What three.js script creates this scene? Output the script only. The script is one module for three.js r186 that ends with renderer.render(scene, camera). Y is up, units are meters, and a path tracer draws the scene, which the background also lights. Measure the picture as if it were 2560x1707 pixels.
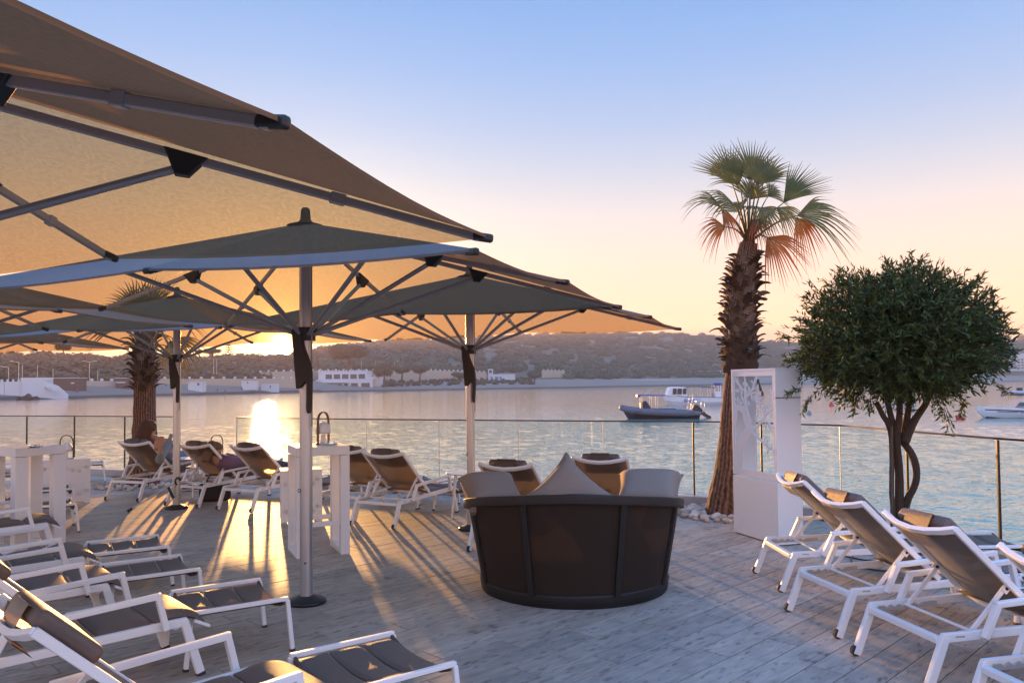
import * as THREE from 'three';
import { RoundedBoxGeometry } from 'three/addons/geometries/RoundedBoxGeometry.js';
import { mergeGeometries } from 'three/addons/utils/BufferGeometryUtils.js';
import { MarchingCubes } from 'three/addons/objects/MarchingCubes.js';
import { ImprovedNoise } from 'three/addons/math/ImprovedNoise.js';
import { FontLoader } from 'three/addons/loaders/FontLoader.js';
import { TextGeometry } from 'three/addons/geometries/TextGeometry.js';

// ---------------------------------------------------------------- camera, sky, sun, exposure
const scene = new THREE.Scene();
const PW = 2560, PH = 1707, FOC = 1990, CYP = 897, PITCH = 0.0318, ROLL = 0.0105, EYE = 1.6;
const camera = new THREE.PerspectiveCamera(THREE.MathUtils.radToDeg(2 * Math.atan(PH / 2 / FOC)), PW / PH, 0.1, 9000);
camera.position.set(0, EYE, 0);
camera.rotation.set(PITCH, 0, -ROLL, 'YXZ');
camera.setViewOffset(PW, PH, 0, PH / 2 - CYP, PW, PH);
camera.updateProjectionMatrix();
const renderer = new THREE.WebGLRenderer({ antialias: true });
renderer.toneMapping = THREE.LinearToneMapping;
renderer.toneMappingExposure = 4.6;
renderer.shadowMap.enabled = true;

const SUN = new THREE.Vector3(-0.27779, 0.0513, -0.95927).normalize();
const srgb = (r, g, b) => [r, g, b].map((v) => { v /= 255; return v <= 0.04045 ? v / 12.92 : ((v + 0.055) / 1.055) ** 2.4; });
function skyTexture() {
  const W = 2048, H = 1024, data = new Float32Array(W * H * 4);
  // elevation (degrees) -> colour, on the sunset side and on the opposite side
  const front = [[-90, 200, 150, 120], [0, 252, 200, 150], [3, 252, 202, 162], [6, 250, 212, 186], [9, 238, 218, 206], [12, 214, 216, 222], [15, 184, 204, 228], [18, 158, 192, 232], [22, 130, 180, 234], [27, 102, 166, 231], [40, 96, 158, 232], [90, 106, 164, 240]];
  const back = [[-90, 150, 140, 150], [0, 218, 184, 172], [4, 224, 190, 178], [9, 226, 202, 194], [15, 204, 202, 216], [25, 150, 188, 244], [40, 120, 174, 250], [90, 106, 164, 240]];
  const lut = (t) => t.map(([e, ...c]) => [e, ...srgb(...c)]);
  const F = lut(front), B = lut(back);
  const pick = (t, e) => { let i = 1; while (i < t.length - 1 && t[i][0] < e) i++; const a = t[i - 1], b = t[i], k = THREE.MathUtils.clamp((e - a[0]) / (b[0] - a[0]), 0, 1); return [1, 2, 3].map((c) => a[c] + (b[c] - a[c]) * k); };
  const n = new THREE.Vector3();
  const sunAz = Math.atan2(SUN.z, SUN.x);
  for (let j = 0; j < H; j++) {
    const el = ((j + 0.5) / H - 0.5) * Math.PI, ed = THREE.MathUtils.radToDeg(el), f = pick(F, ed), b = pick(B, ed);
    for (let i = 0; i < W; i++) {
      const az = ((i + 0.5) / W - 0.5) * 2 * Math.PI;
      n.set(Math.cos(el) * Math.cos(az), Math.sin(el), Math.cos(el) * Math.sin(az));
      const w = THREE.MathUtils.smoothstep(0.5 + 0.5 * Math.cos(az - sunAz), 0.18, 0.86);
      const d = THREE.MathUtils.radToDeg(Math.acos(THREE.MathUtils.clamp(n.dot(SUN), -1, 1)));
      const K0 = 0.246 * (1 + 1.05 * Math.exp(-Math.max(0, ed) / 4.5)), K = K0 * (1 + 0.95 * (1 - w) + 0.7 * THREE.MathUtils.smoothstep(ed, 27, 65) * w);  // sky away from the sun and overhead raised as added fill light
      const g1 = 70 * Math.exp(-d / 0.4) + 2.2 * Math.exp(-d / 1.5), g2 = 2.0 * Math.exp(-d / 5.5), g3 = 0.06 * Math.exp(-d / 22);
      const o = (j * W + i) * 4, up = ed > -1 ? 1 : 0;
      data[o] = K * (b[0] + (f[0] - b[0]) * w + up * (g1 * 1.0 + g2 * 1.0 + g3));
      data[o + 1] = K * (b[1] + (f[1] - b[1]) * w + up * (g1 * 0.74 + g2 * 0.68 + g3 * 0.85));
      data[o + 2] = K * (b[2] + (f[2] - b[2]) * w + up * (g1 * 0.34 + g2 * 0.2 + g3 * 0.65));
      data[o + 3] = 1;
    }
  }
  const t = new THREE.DataTexture(data, W, H, THREE.RGBAFormat, THREE.FloatType);
  t.mapping = THREE.EquirectangularReflectionMapping; t.magFilter = t.minFilter = THREE.LinearFilter; t.needsUpdate = true;
  return t;
}
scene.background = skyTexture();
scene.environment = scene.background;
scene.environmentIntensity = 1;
const sun = new THREE.DirectionalLight(new THREE.Color().setRGB(1, 0.47, 0.15), 5);
sun.position.copy(SUN).multiplyScalar(120); sun.target.position.set(0, 0, -8);
sun.castShadow = true; sun.shadow.radius = 1.3; sun.shadow.mapSize.set(4096, 4096);
Object.assign(sun.shadow.camera, { left: -25, right: 25, top: 25, bottom: -25, near: 1, far: 400 });
scene.add(sun, sun.target);
scene.fog = new THREE.FogExp2(new THREE.Color().setRGB(0.95, 0.74, 0.58), 0.0004);

// ---------------------------------------------------------------- helpers
let seed = 12345;
const rnd = () => { seed = (seed + 0x6d2b79f5) | 0; let t = Math.imul(seed ^ (seed >>> 15), 1 | seed); t = (t + Math.imul(t ^ (t >>> 7), 61 | t)) ^ t; return ((t ^ (t >>> 14)) >>> 0) / 4294967296; };
const rr = (a, b) => a + (b - a) * rnd();
const V = (x, y, z) => new THREE.Vector3(x, y, z);
const noise = new ImprovedNoise();
const fbm = (x, y, z, o = 4) => { let s = 0, a = 0.5; for (let i = 0; i < o; i++) { s += a * noise.noise(x, y, z); x *= 2.03; y *= 2.03; z *= 2.03; a *= 0.5; } return s; };
// a point of the photograph (2560 px wide) at a forward distance, or on a level plane, in metres of the place
function ray(px, py) {
  const cr = Math.cos(ROLL), sr = Math.sin(ROLL), dx = px - PW / 2, dy = py - CYP, u = (dx * cr - dy * sr) / FOC, v = -(dx * sr + dy * cr) / FOC, c = Math.cos(PITCH), s = Math.sin(PITCH);
  return V(u, v * c + s, -(c - v * s));
}
const at = (px, py, d) => { const r = ray(px, py); r.multiplyScalar(d / -r.z); r.y += EYE; return r; };
const gnd = (px, py, y = 0) => { const r = ray(px, py); r.multiplyScalar((y - EYE) / r.y); r.y += EYE; return r; };

const used = {};
const numbered = (n) => { const k = used[n] ?? 0; used[n] = k + 1; return k ? `${n}_${String(k).padStart(3, '0')}` : n; };
function tag(o, label, category, group) { o.userData.label = label; o.userData.category = category; if (group) o.userData.group = group; return o; }
function thing(name, label, category, pos = [0, 0, 0], turn = 0, group) {
  const o = new THREE.Group(); o.name = numbered(name); o.position.set(...(pos.isVector3 ? pos.toArray() : pos)); o.rotation.y = turn; scene.add(o);
  return tag(o, label, category, group);
}
const shade = (m) => { m.castShadow = m.receiveShadow = true; return m; };
function part(parent, name, geo, mat) { const m = shade(new THREE.Mesh(geo, mat)); m.name = name; parent.add(m); return m; }
function solo(name, geo, mat, label, category, group) { const m = shade(new THREE.Mesh(geo, mat)); m.name = numbered(name); scene.add(m); return tag(m, label, category, group); }
function struct(name, geo, mat) { const m = shade(new THREE.Mesh(geo, mat)); m.name = numbered(name); m.userData.kind = 'structure'; scene.add(m); return m; }
function copy(root, label, pos, turn = 0, group) {
  const r = root.clone(); r.name = numbered(root.name.replace(/_\d{3}$/, '')); r.userData = { ...root.userData, label }; if (group) r.userData.group = group;
  r.position.set(...(pos.isVector3 ? pos.toArray() : pos)); r.rotation.y = turn; scene.add(r); return r;
}
// geometry
const flat = (g) => { const h = g.index ? g.toNonIndexed() : g; for (const k of Object.keys(h.attributes)) if (!['position', 'normal', 'uv', 'color'].includes(k)) h.deleteAttribute(k); if (!h.attributes.normal) h.computeVertexNormals(); if (!h.attributes.uv) h.setAttribute('uv', new THREE.Float32BufferAttribute(new Float32Array(h.attributes.position.count * 2), 2)); return h; };
const mg = (list) => mergeGeometries(list.flat().map(flat));
const move = (g, x, y, z) => g.translate(x, y, z);
const box = (w, h, d, r = 0.004, s = 1) => (r > 0 ? new RoundedBoxGeometry(w, h, d, s, Math.min(r, w / 2.2, h / 2.2, d / 2.2)) : new THREE.BoxGeometry(w, h, d));
function bar(p, q, w, h, r = 0.004, up = V(0, 1, 0)) { // a rounded bar from p to q, w across and h along up
  const z = q.clone().sub(p), L = z.length(); z.normalize(); const x = up.clone().cross(z).normalize(), y = z.clone().cross(x);
  return box(w, h, L, r).applyMatrix4(new THREE.Matrix4().makeBasis(x, y, z).setPosition(p.clone().add(q).multiplyScalar(0.5)));
}
function rod(p, q, r0, r1 = r0, n = 10, open = false) {
  const d = q.clone().sub(p), g = new THREE.CylinderGeometry(r1, r0, d.length(), n, 1, open);
  return g.applyQuaternion(new THREE.Quaternion().setFromUnitVectors(V(0, 1, 0), d.normalize())).translate(...p.clone().add(q).multiplyScalar(0.5).toArray());
}
const tube = (pts, r, seg = 24, n = 8, closed = false, tension = 0.5) => new THREE.TubeGeometry(new THREE.CatmullRomCurve3(pts, closed, 'catmullrom', tension), seg, r, n, closed);
function taperTube(pts, radii, seg = 24, n = 10, wob = 0, sd = 0) { // round limb whose radius follows radii
  const c = new THREE.CatmullRomCurve3(pts), g = new THREE.TubeGeometry(c, seg, 1, n), p = g.attributes.position, N = g.attributes.normal;
  const R = (t) => { const f = t * (radii.length - 1), i = Math.min(radii.length - 2, Math.floor(f)); return radii[i] + (radii[i + 1] - radii[i]) * (f - i); };
  for (let i = 0; i <= seg; i++) { const o = c.getPointAt(i / seg); for (let j = 0; j <= n; j++) { const k = i * (n + 1) + j, jj = j % n, s = R(i / seg) * (1 + wob * fbm(i * 0.35, jj * 0.8 + sd, sd)); p.setXYZ(k, o.x + N.getX(k) * s, o.y + N.getY(k) * s, o.z + N.getZ(k) * s); } }
  g.computeVertexNormals(); return g;
}
function grid(nu, nv, f, uvs = [1, 1]) { // sheet of points f(u, v)
  const P = [], U = [], I = [];
  for (let i = 0; i <= nu; i++) for (let j = 0; j <= nv; j++) { const p = f(i / nu, j / nv); P.push(p.x, p.y, p.z); U.push((i / nu) * uvs[0], (j / nv) * uvs[1]); }
  for (let i = 0; i < nu; i++) for (let j = 0; j < nv; j++) { const a = i * (nv + 1) + j, b = a + nv + 1; I.push(a, b, a + 1, b, b + 1, a + 1); }
  const g = new THREE.BufferGeometry(); g.setAttribute('position', new THREE.Float32BufferAttribute(P, 3)); g.setAttribute('uv', new THREE.Float32BufferAttribute(U, 2)); g.setIndex(I); g.computeVertexNormals(); return g;
}
function boxUV(g, s = 1) { const h = flat(g), p = h.attributes.position, n = h.attributes.normal, u = new Float32Array(p.count * 2);
  for (let i = 0; i < p.count; i++) { const ax = Math.abs(n.getX(i)), ay = Math.abs(n.getY(i)), az = Math.abs(n.getZ(i)); if (ay > ax && ay > az) { u[2 * i] = p.getX(i) * s; u[2 * i + 1] = p.getZ(i) * s; } else if (ax > az) { u[2 * i] = p.getZ(i) * s; u[2 * i + 1] = p.getY(i) * s; } else { u[2 * i] = p.getX(i) * s; u[2 * i + 1] = p.getY(i) * s; } }
  h.setAttribute('uv', new THREE.Float32BufferAttribute(u, 2)); return h; }
// textures
function tex(W, H, f, color = true) { const d = new Uint8Array(W * H * 4); for (let y = 0; y < H; y++) for (let x = 0; x < W; x++) { const c = f(x, y), o = (y * W + x) * 4; if (typeof c === 'number') d[o] = d[o + 1] = d[o + 2] = c; else { d[o] = c[0]; d[o + 1] = c[1]; d[o + 2] = c[2]; } d[o + 3] = 255; }
  const t = new THREE.DataTexture(d, W, H); t.wrapS = t.wrapT = THREE.RepeatWrapping; t.magFilter = THREE.LinearFilter; t.minFilter = THREE.LinearMipmapLinearFilter; t.generateMipmaps = true; if (color) t.colorSpace = THREE.SRGBColorSpace; t.needsUpdate = true; return t; }
const rep = (t, a, b) => { const c = t.clone(); c.repeat.set(a, b); c.needsUpdate = true; return c; };
const clamp8 = (v) => Math.max(0, Math.min(255, v | 0));
const per = (x, y, px, py, s) => { // tileable noise
  const a = (x / px) * 2 * Math.PI, b = (y / py) * 2 * Math.PI, R = s / (2 * Math.PI); return noise.noise(Math.cos(a) * R + 3.1, Math.sin(a) * R + Math.cos(b) * R * 0.9, Math.sin(b) * R + 7.7); };
const M = {};
const std = (o) => new THREE.MeshStandardMaterial(o), phy = (o) => new THREE.MeshPhysicalMaterial(o);
const lin = (r, g, b) => new THREE.Color().setRGB(r, g, b);

const tWood = tex(1024, 512, (x, y) => {
  const long = fbm(x * 0.006, y * 0.055, 1.3, 4), fine = fbm(x * 0.02, y * 0.35, 5.1, 3), cloud = fbm(x * 0.012, y * 0.018, 9.7, 3), knot = Math.max(0, fbm(x * 0.016, y * 0.05, 21.5, 3) - 0.12) * 2.2;
  const v = 214 + long * 40 + fine * 16 + cloud * 24 - knot * 90; return [clamp8(v), clamp8(v * 0.955), clamp8(v * 0.9)];
});
tWood.wrapS = tWood.wrapT = THREE.MirroredRepeatWrapping;
const tWoodBump = tex(512, 256, (x, y) => clamp8(128 + fbm(x * 0.012, y * 0.11, 1.3, 4) * 110 + fbm(x * 0.05, y * 0.7, 5.1, 2) * 60), false);
tWoodBump.wrapS = tWoodBump.wrapT = THREE.MirroredRepeatWrapping;
const tGrain = tex(256, 256, (x, y) => clamp8(128 + per(x, y, 256, 256, 60) * 70 + (rnd() - 0.5) * 60), false);
const tWeave = tex(128, 128, (x, y) => { const a = Math.sin((x / 128) * Math.PI * 32), b = Math.sin((y / 128) * Math.PI * 32); const c = ((Math.floor(x / 4) + Math.floor(y / 4)) & 1) ? a * a : b * b; return clamp8(90 + c * 150); }, false);
const tWeaveCol = tex(128, 128, (x, y) => { const c = ((Math.floor(x / 4) + Math.floor(y / 4)) & 1) ? 0.86 : 1.0, n = 1 + (rnd() - 0.5) * 0.12, v = 235 * c * n; return [clamp8(v), clamp8(v), clamp8(v)]; });
// ---------------------------------------------------------------- materials
M.white = std({ color: lin(0.82, 0.80, 0.78), roughness: 0.42, bumpMap: rep(tGrain, 30, 30), bumpScale: 0.0003 });
M.whitePanel = std({ color: lin(0.80, 0.78, 0.76), roughness: 0.5, bumpMap: rep(tGrain, 4, 4), bumpScale: 0.0006 });
M.alu = std({ color: lin(0.55, 0.54, 0.53), roughness: 0.32, metalness: 0.75 });
M.ribMetal = std({ color: lin(0.34, 0.31, 0.3), roughness: 0.36, metalness: 0.35 });
M.black = std({ color: lin(0.018, 0.017, 0.017), roughness: 0.45 });
M.rubber = std({ color: lin(0.03, 0.03, 0.032), roughness: 0.7 });
M.bronze = std({ color: lin(0.06, 0.045, 0.035), roughness: 0.35, metalness: 0.6 });
M.steel = std({ color: lin(0.6, 0.6, 0.6), roughness: 0.3, metalness: 0.9 });
M.glass = phy({ color: lin(0.93, 0.97, 0.95), roughness: 0.02, transmission: 1, thickness: 0, ior: 1.5, specularIntensity: 0.6 });
M.sling = phy({ color: lin(0.24, 0.15, 0.085), roughness: 0.6, map: rep(tWeaveCol, 14, 14), bumpMap: rep(tWeave, 14, 14), bumpScale: 0.0008, transmission: 0.5, thickness: 0, side: THREE.DoubleSide });
M.pad = std({ color: lin(0.21, 0.15, 0.12), roughness: 0.62, map: rep(tWeaveCol, 14, 14), bumpMap: rep(tWeave, 14, 14), bumpScale: 0.0009 });
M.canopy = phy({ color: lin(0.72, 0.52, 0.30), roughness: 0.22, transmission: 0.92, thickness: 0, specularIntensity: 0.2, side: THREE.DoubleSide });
M.canopySide = phy({ color: lin(0.36, 0.2, 0.105), roughness: 0.7, transmission: 0.36, thickness: 0, specularIntensity: 0.15, side: THREE.DoubleSide });  // same fabric as canopy; darkness of the grazing view put into colour and transmission
M.canopyNear = phy({ color: lin(0.22, 0.18, 0.16), roughness: 0.6, transmission: 0.25, thickness: 0, specularIntensity: 0.4, side: THREE.DoubleSide });  // same fabric again; shade put into its colour to deepen silhouettes seen through canopies
M.grout = std({ color: lin(0.05, 0.047, 0.045), roughness: 0.9 });
M.concrete = std({ color: lin(0.42, 0.40, 0.38), roughness: 0.8, bumpMap: rep(tGrain, 3, 3), bumpScale: 0.002 });

// ---------------------------------------------------------------- the terrace: slab, plank tiles, kerb, glass railing
const RAIL_Y = 1.085;
const railLeft = [V(-13.2, 0, -16.6), V(-8.15, 0, -15.0), V(-6.0, 0, -14.2)];
const railRight = [V(-4.66, 0, -13.45), V(-2.23, 0, -12.25), V(-0.65, 0, -11.6), V(1.19, 0, -10.87), V(2.37, 0, -10.5), V(2.72, 0, -10.3), V(3.45, 0, -9.5), V(3.8, 0, -9.2), V(3.9, 0, -8.6), V(4.0, 0, -7.9), V(4.2, 0, -6.95), V(4.5, 0, -6.0), V(5.2, 0, -3.5), V(6.2, 0, 0)];
const edge = [...railLeft, V(-5.6, 0, -14.0), ...railRight];
const outline = [...edge, V(7, 0, 4), V(7, 0, 9), V(-16, 0, 9), V(-16, 0, -14)];
const inside = (x, z) => { let c = false; for (let i = 0, j = outline.length - 1; i < outline.length; j = i++) { const a = outline[i], b = outline[j]; if ((a.z > z) !== (b.z > z) && x < ((b.x - a.x) * (z - a.z)) / (b.z - a.z) + a.x) c = !c; } return c; };
{
  const s = new THREE.Shape(outline.map((p) => new THREE.Vector2(p.x, -p.z)));
  const slab = struct('terrace', new THREE.ExtrudeGeometry(s, { depth: 1.6, bevelEnabled: false }).rotateX(-Math.PI / 2).translate(0, -1.612, 0), M.grout);
  const L = 1.2, W = 0.2, gap = 0.006, near = [], rest = [];
  const uvOff = [...Array(8)].map(() => [rnd(), rnd()]);
  const variants = uvOff.map(([a, b]) => { const g = flat(box(L - gap, 0.012, W - gap, 0.0015)); const p = g.attributes.position, u = g.attributes.uv; for (let i = 0; i < p.count; i++) u.setXY(i, p.getX(i) / 1.6 + a * 3, p.getZ(i) / 0.8 + b * 3); return g; });
  const tones = [[0.60, 0.575, 0.55], [0.55, 0.53, 0.51], [0.65, 0.62, 0.59], [0.57, 0.54, 0.505], [0.50, 0.485, 0.47]];
  const mats = tones.map(([r, g, b]) => std({ color: lin(r * 1.06, g * 0.99, b * 0.94), map: tWood, roughness: 0.58, bumpMap: tWoodBump, bumpScale: 0.0012 }));
  const q = new THREE.Quaternion().setFromAxisAngle(V(0, 1, 0), Math.PI / 4), up = V(Math.SQRT1_2, 0, -Math.SQRT1_2), vp = V(Math.SQRT1_2, 0, Math.SQRT1_2);
  for (let j = -120; j < 120; j++) for (let i = -20; i < 26; i++) {
    const a = i * L + ((j * 0.4 + (((j * 7919) % 13) + 13) % 13 * 0.03) % 1.2) - 2, b = j * W + 0.07, x = up.x * a + vp.x * b, z = up.z * a + vp.z * b;
    if (!inside(x, z)) continue;
    const d = Math.hypot(x, z), sx = x / -z, vis = z < -3.0 && Math.abs(sx) < 0.72;
    (vis ? near : rest).push({ x, z, d, v: (((i * 31 + j * 17) % 8) + 8) % 8, m: Math.floor(rnd() * 5), y: rr(-0.0006, 0.0006) });
  }
  near.sort((a, b) => a.d - b.d);
  rest.push(...near.splice(300));
  near.forEach((k) => { const m = part(slab, 'plank', variants[k.v], mats[k.m]); m.position.set(k.x, -0.006 + k.y, k.z); m.quaternion.copy(q); });
  mats.forEach((mt, mi) => { const list = rest.filter((k) => k.m === mi); const im = new THREE.InstancedMesh(variants[mi], mt, list.length); list.forEach((k, i) => im.setMatrixAt(i, new THREE.Matrix4().compose(V(k.x, -0.006 + k.y, k.z), q, V(1, 1, 1)))); im.name = 'far_planks'; im.userData.kind = 'stuff'; im.userData.label = 'grey brown wood look plank tiles farther off'; shade(im); slab.add(im); });
}
function offsetLine(line, d) { return line.map((p, i) => { const a = line[Math.max(0, i - 1)], b = line[Math.min(line.length - 1, i + 1)], t = b.clone().sub(a).normalize(); return V(p.x - t.z * -d, p.y, p.z + t.x * -d); }); }
function wallAlong(line, y0, y1, w, r = 0.004) { return line.slice(1).map((b, i) => bar(V(line[i].x, (y0 + y1) / 2, line[i].z), V(b.x, (y0 + y1) / 2, b.z), w, y1 - y0, r)); }
{
  const k = struct('kerb', mg(wallAlong(edge.map((p) => p.clone()), 0.0, 0.115, 0.2, 0.008)), M.concrete);
  k.userData.label = 'low grey concrete kerb under the glass railing';
}
function railAt(line, px, py) { const r = ray(px, py), t = r.x / r.z; for (let i = 1; i < line.length; i++) { const a = line[i - 1], b = line[i], fa = a.x - t * a.z, fb = b.x - t * b.z; if (fa * fb <= 0) return a.clone().lerp(b, fa / (fa - fb)); } return null; }
function railing(line, posts, label, tip) {
  const t = thing('glass_railing', label, 'railing', [0, 0, 0]);
  part(t, 'handrail', mg(wallAlong(line, RAIL_Y - 0.009, RAIL_Y + 0.009, 0.04)), M.bronze);
  const cuts = posts.map(([px, py, kind]) => ({ p: railAt(line, px, py), kind })).filter((c) => c.p);
  const along = (p) => { let s = 0; for (let i = 1; i < line.length; i++) { const a = line[i - 1], b = line[i], ab = b.clone().sub(a), k = p.clone().sub(a).dot(ab) / ab.lengthSq(); if (k >= -1e-6 && k <= 1 + 1e-6 && p.distanceTo(a.clone().lerp(b, k)) < 0.02) return s + k * ab.length(); s += ab.length(); } return s; };
  let total = 0; const cum = [0]; for (let i = 1; i < line.length; i++) { total += line[i].distanceTo(line[i - 1]); cum.push(total); }
  const pointAt = (s) => { let i = 1; while (i < cum.length - 1 && cum[i] < s) i++; return line[i - 1].clone().lerp(line[i], (s - cum[i - 1]) / (cum[i] - cum[i - 1])); };
  const ss = [...new Set([0, ...cuts.map((c) => along(c.p)), ...cum.slice(1, -1), total])].sort((a, b) => a - b).filter((s, i, a) => !i || s - a[i - 1] > 0.05);
  for (let i = 1; i < ss.length; i++) { const a = pointAt(ss[i - 1] + 0.006), b = pointAt(ss[i] - 0.006); a.y = b.y = (0.12 + RAIL_Y - 0.014) / 2; part(t, 'glass_pane', bar(a, b, 0.012, RAIL_Y - 0.014 - 0.12, 0), M.glass); }
  for (const c of cuts) { const w = c.kind === 'post' ? 0.022 : 0.01, m = c.kind === 'post' ? M.bronze : M.steel; part(t, 'post', bar(V(c.p.x, 0.118, c.p.z), V(c.p.x, RAIL_Y - 0.013, c.p.z), w, w, 0.002, V(1, 0, 0)), m); }
  if (tip) { const e = line[tip < 0 ? 0 : line.length - 1]; part(t, 'end_post', bar(V(e.x, 0.118, e.z), V(e.x, RAIL_Y - 0.013, e.z), 0.012, 0.02, 0.002, V(1, 0, 0)), M.steel); }
}
railing(railLeft, [[66, 1035, 'post'], [185, 1037, 'post'], [311, 1039, 'post']], 'glass railing with thin bronze rail running behind the left palm trunk', 1);
railing(railRight, [[916, 1048, 'seam'], [1097, 1049, 'seam'], [1295, 1051, 'seam'], [1508, 1053, 'seam'], [1733, 1053, 'post'], [1903, 1057, 'post'], [2100, 1063, 'seam'], [2267, 1078, 'post'], [2495, 1097, 'post']], 'long glass railing with thin bronze rail curving past the olive tree to the right edge', -1);

// ---------------------------------------------------------------- the bay
{
  const tW = tex(512, 512, (x, y) => clamp8(128 + 150 * (per(x, y * 1.0, 512, 512, 10) * 0.55 + per(x, y, 512, 512, 26) * 0.35 + per(x, y, 512, 512, 60) * 0.22)), false);
  M.water = phy({ color: lin(1, 1, 1), vertexColors: true, roughness: 0.05, ior: 2.5, bumpMap: rep(tW, 1, 1), bumpScale: 0.035 });
  // waves: rows by distance, so that their size on the surface stays real
  const P = [], U = [], C = [], I = [], nr = 420, na = 300, r0 = 5.5, r1 = 1640;
  const rows = []; let r = r0; while (r < r1) { rows.push(r); r *= r < 160 ? 1.0085 : 1.05; }
  for (const R of rows) for (let j = 0; j <= na; j++) {
    const a = THREE.MathUtils.lerp(-0.95, 0.95, j / na), x = Math.sin(a) * R, z = -Math.cos(a) * R, k = THREE.MathUtils.clamp(1.3 - R / 140, 0.0, 1);
    const y = k * (0.035 * fbm(x * 0.55 + 0.2 * z, z * 0.9, 2.2, 2) + 0.05 * fbm(x * 1.7, z * 2.9 + 0.3 * x, 8.1, 2) * (R < 70 ? 1 : 0.3));
    P.push(x, -1.4 + y, z); U.push(x / 5.5, z / 3.6);
    const sh = THREE.MathUtils.smoothstep(x + 0.1 * R, -10, 14) * (1 - THREE.MathUtils.smoothstep(R + 14 * fbm(x * 0.05, z * 0.05, 6, 2), 45, 130)); C.push(0.012 + 0.0 * sh, 0.055 + 0.27 * sh, 0.065 + 0.26 * sh);
  }
  for (let i = 0; i < rows.length - 1; i++) for (let j = 0; j < na; j++) { const a = i * (na + 1) + j, b = a + na + 1; I.push(a, a + 1, b, b, a + 1, b + 1); }
  const g = new THREE.BufferGeometry(); g.setAttribute('position', new THREE.Float32BufferAttribute(P, 3)); g.setAttribute('uv', new THREE.Float32BufferAttribute(U, 2)); g.setAttribute('color', new THREE.Float32BufferAttribute(C, 3)); g.setIndex(I); g.computeVertexNormals();
  struct('water', g, M.water);
  const bed = struct('ground', new THREE.PlaneGeometry(3300, 3300).rotateX(-Math.PI / 2).translate(0, -4.5, 0), std({ color: lin(0.1, 0.1, 0.08), roughness: 1 }));
  bed.receiveShadow = true;
}
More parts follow.
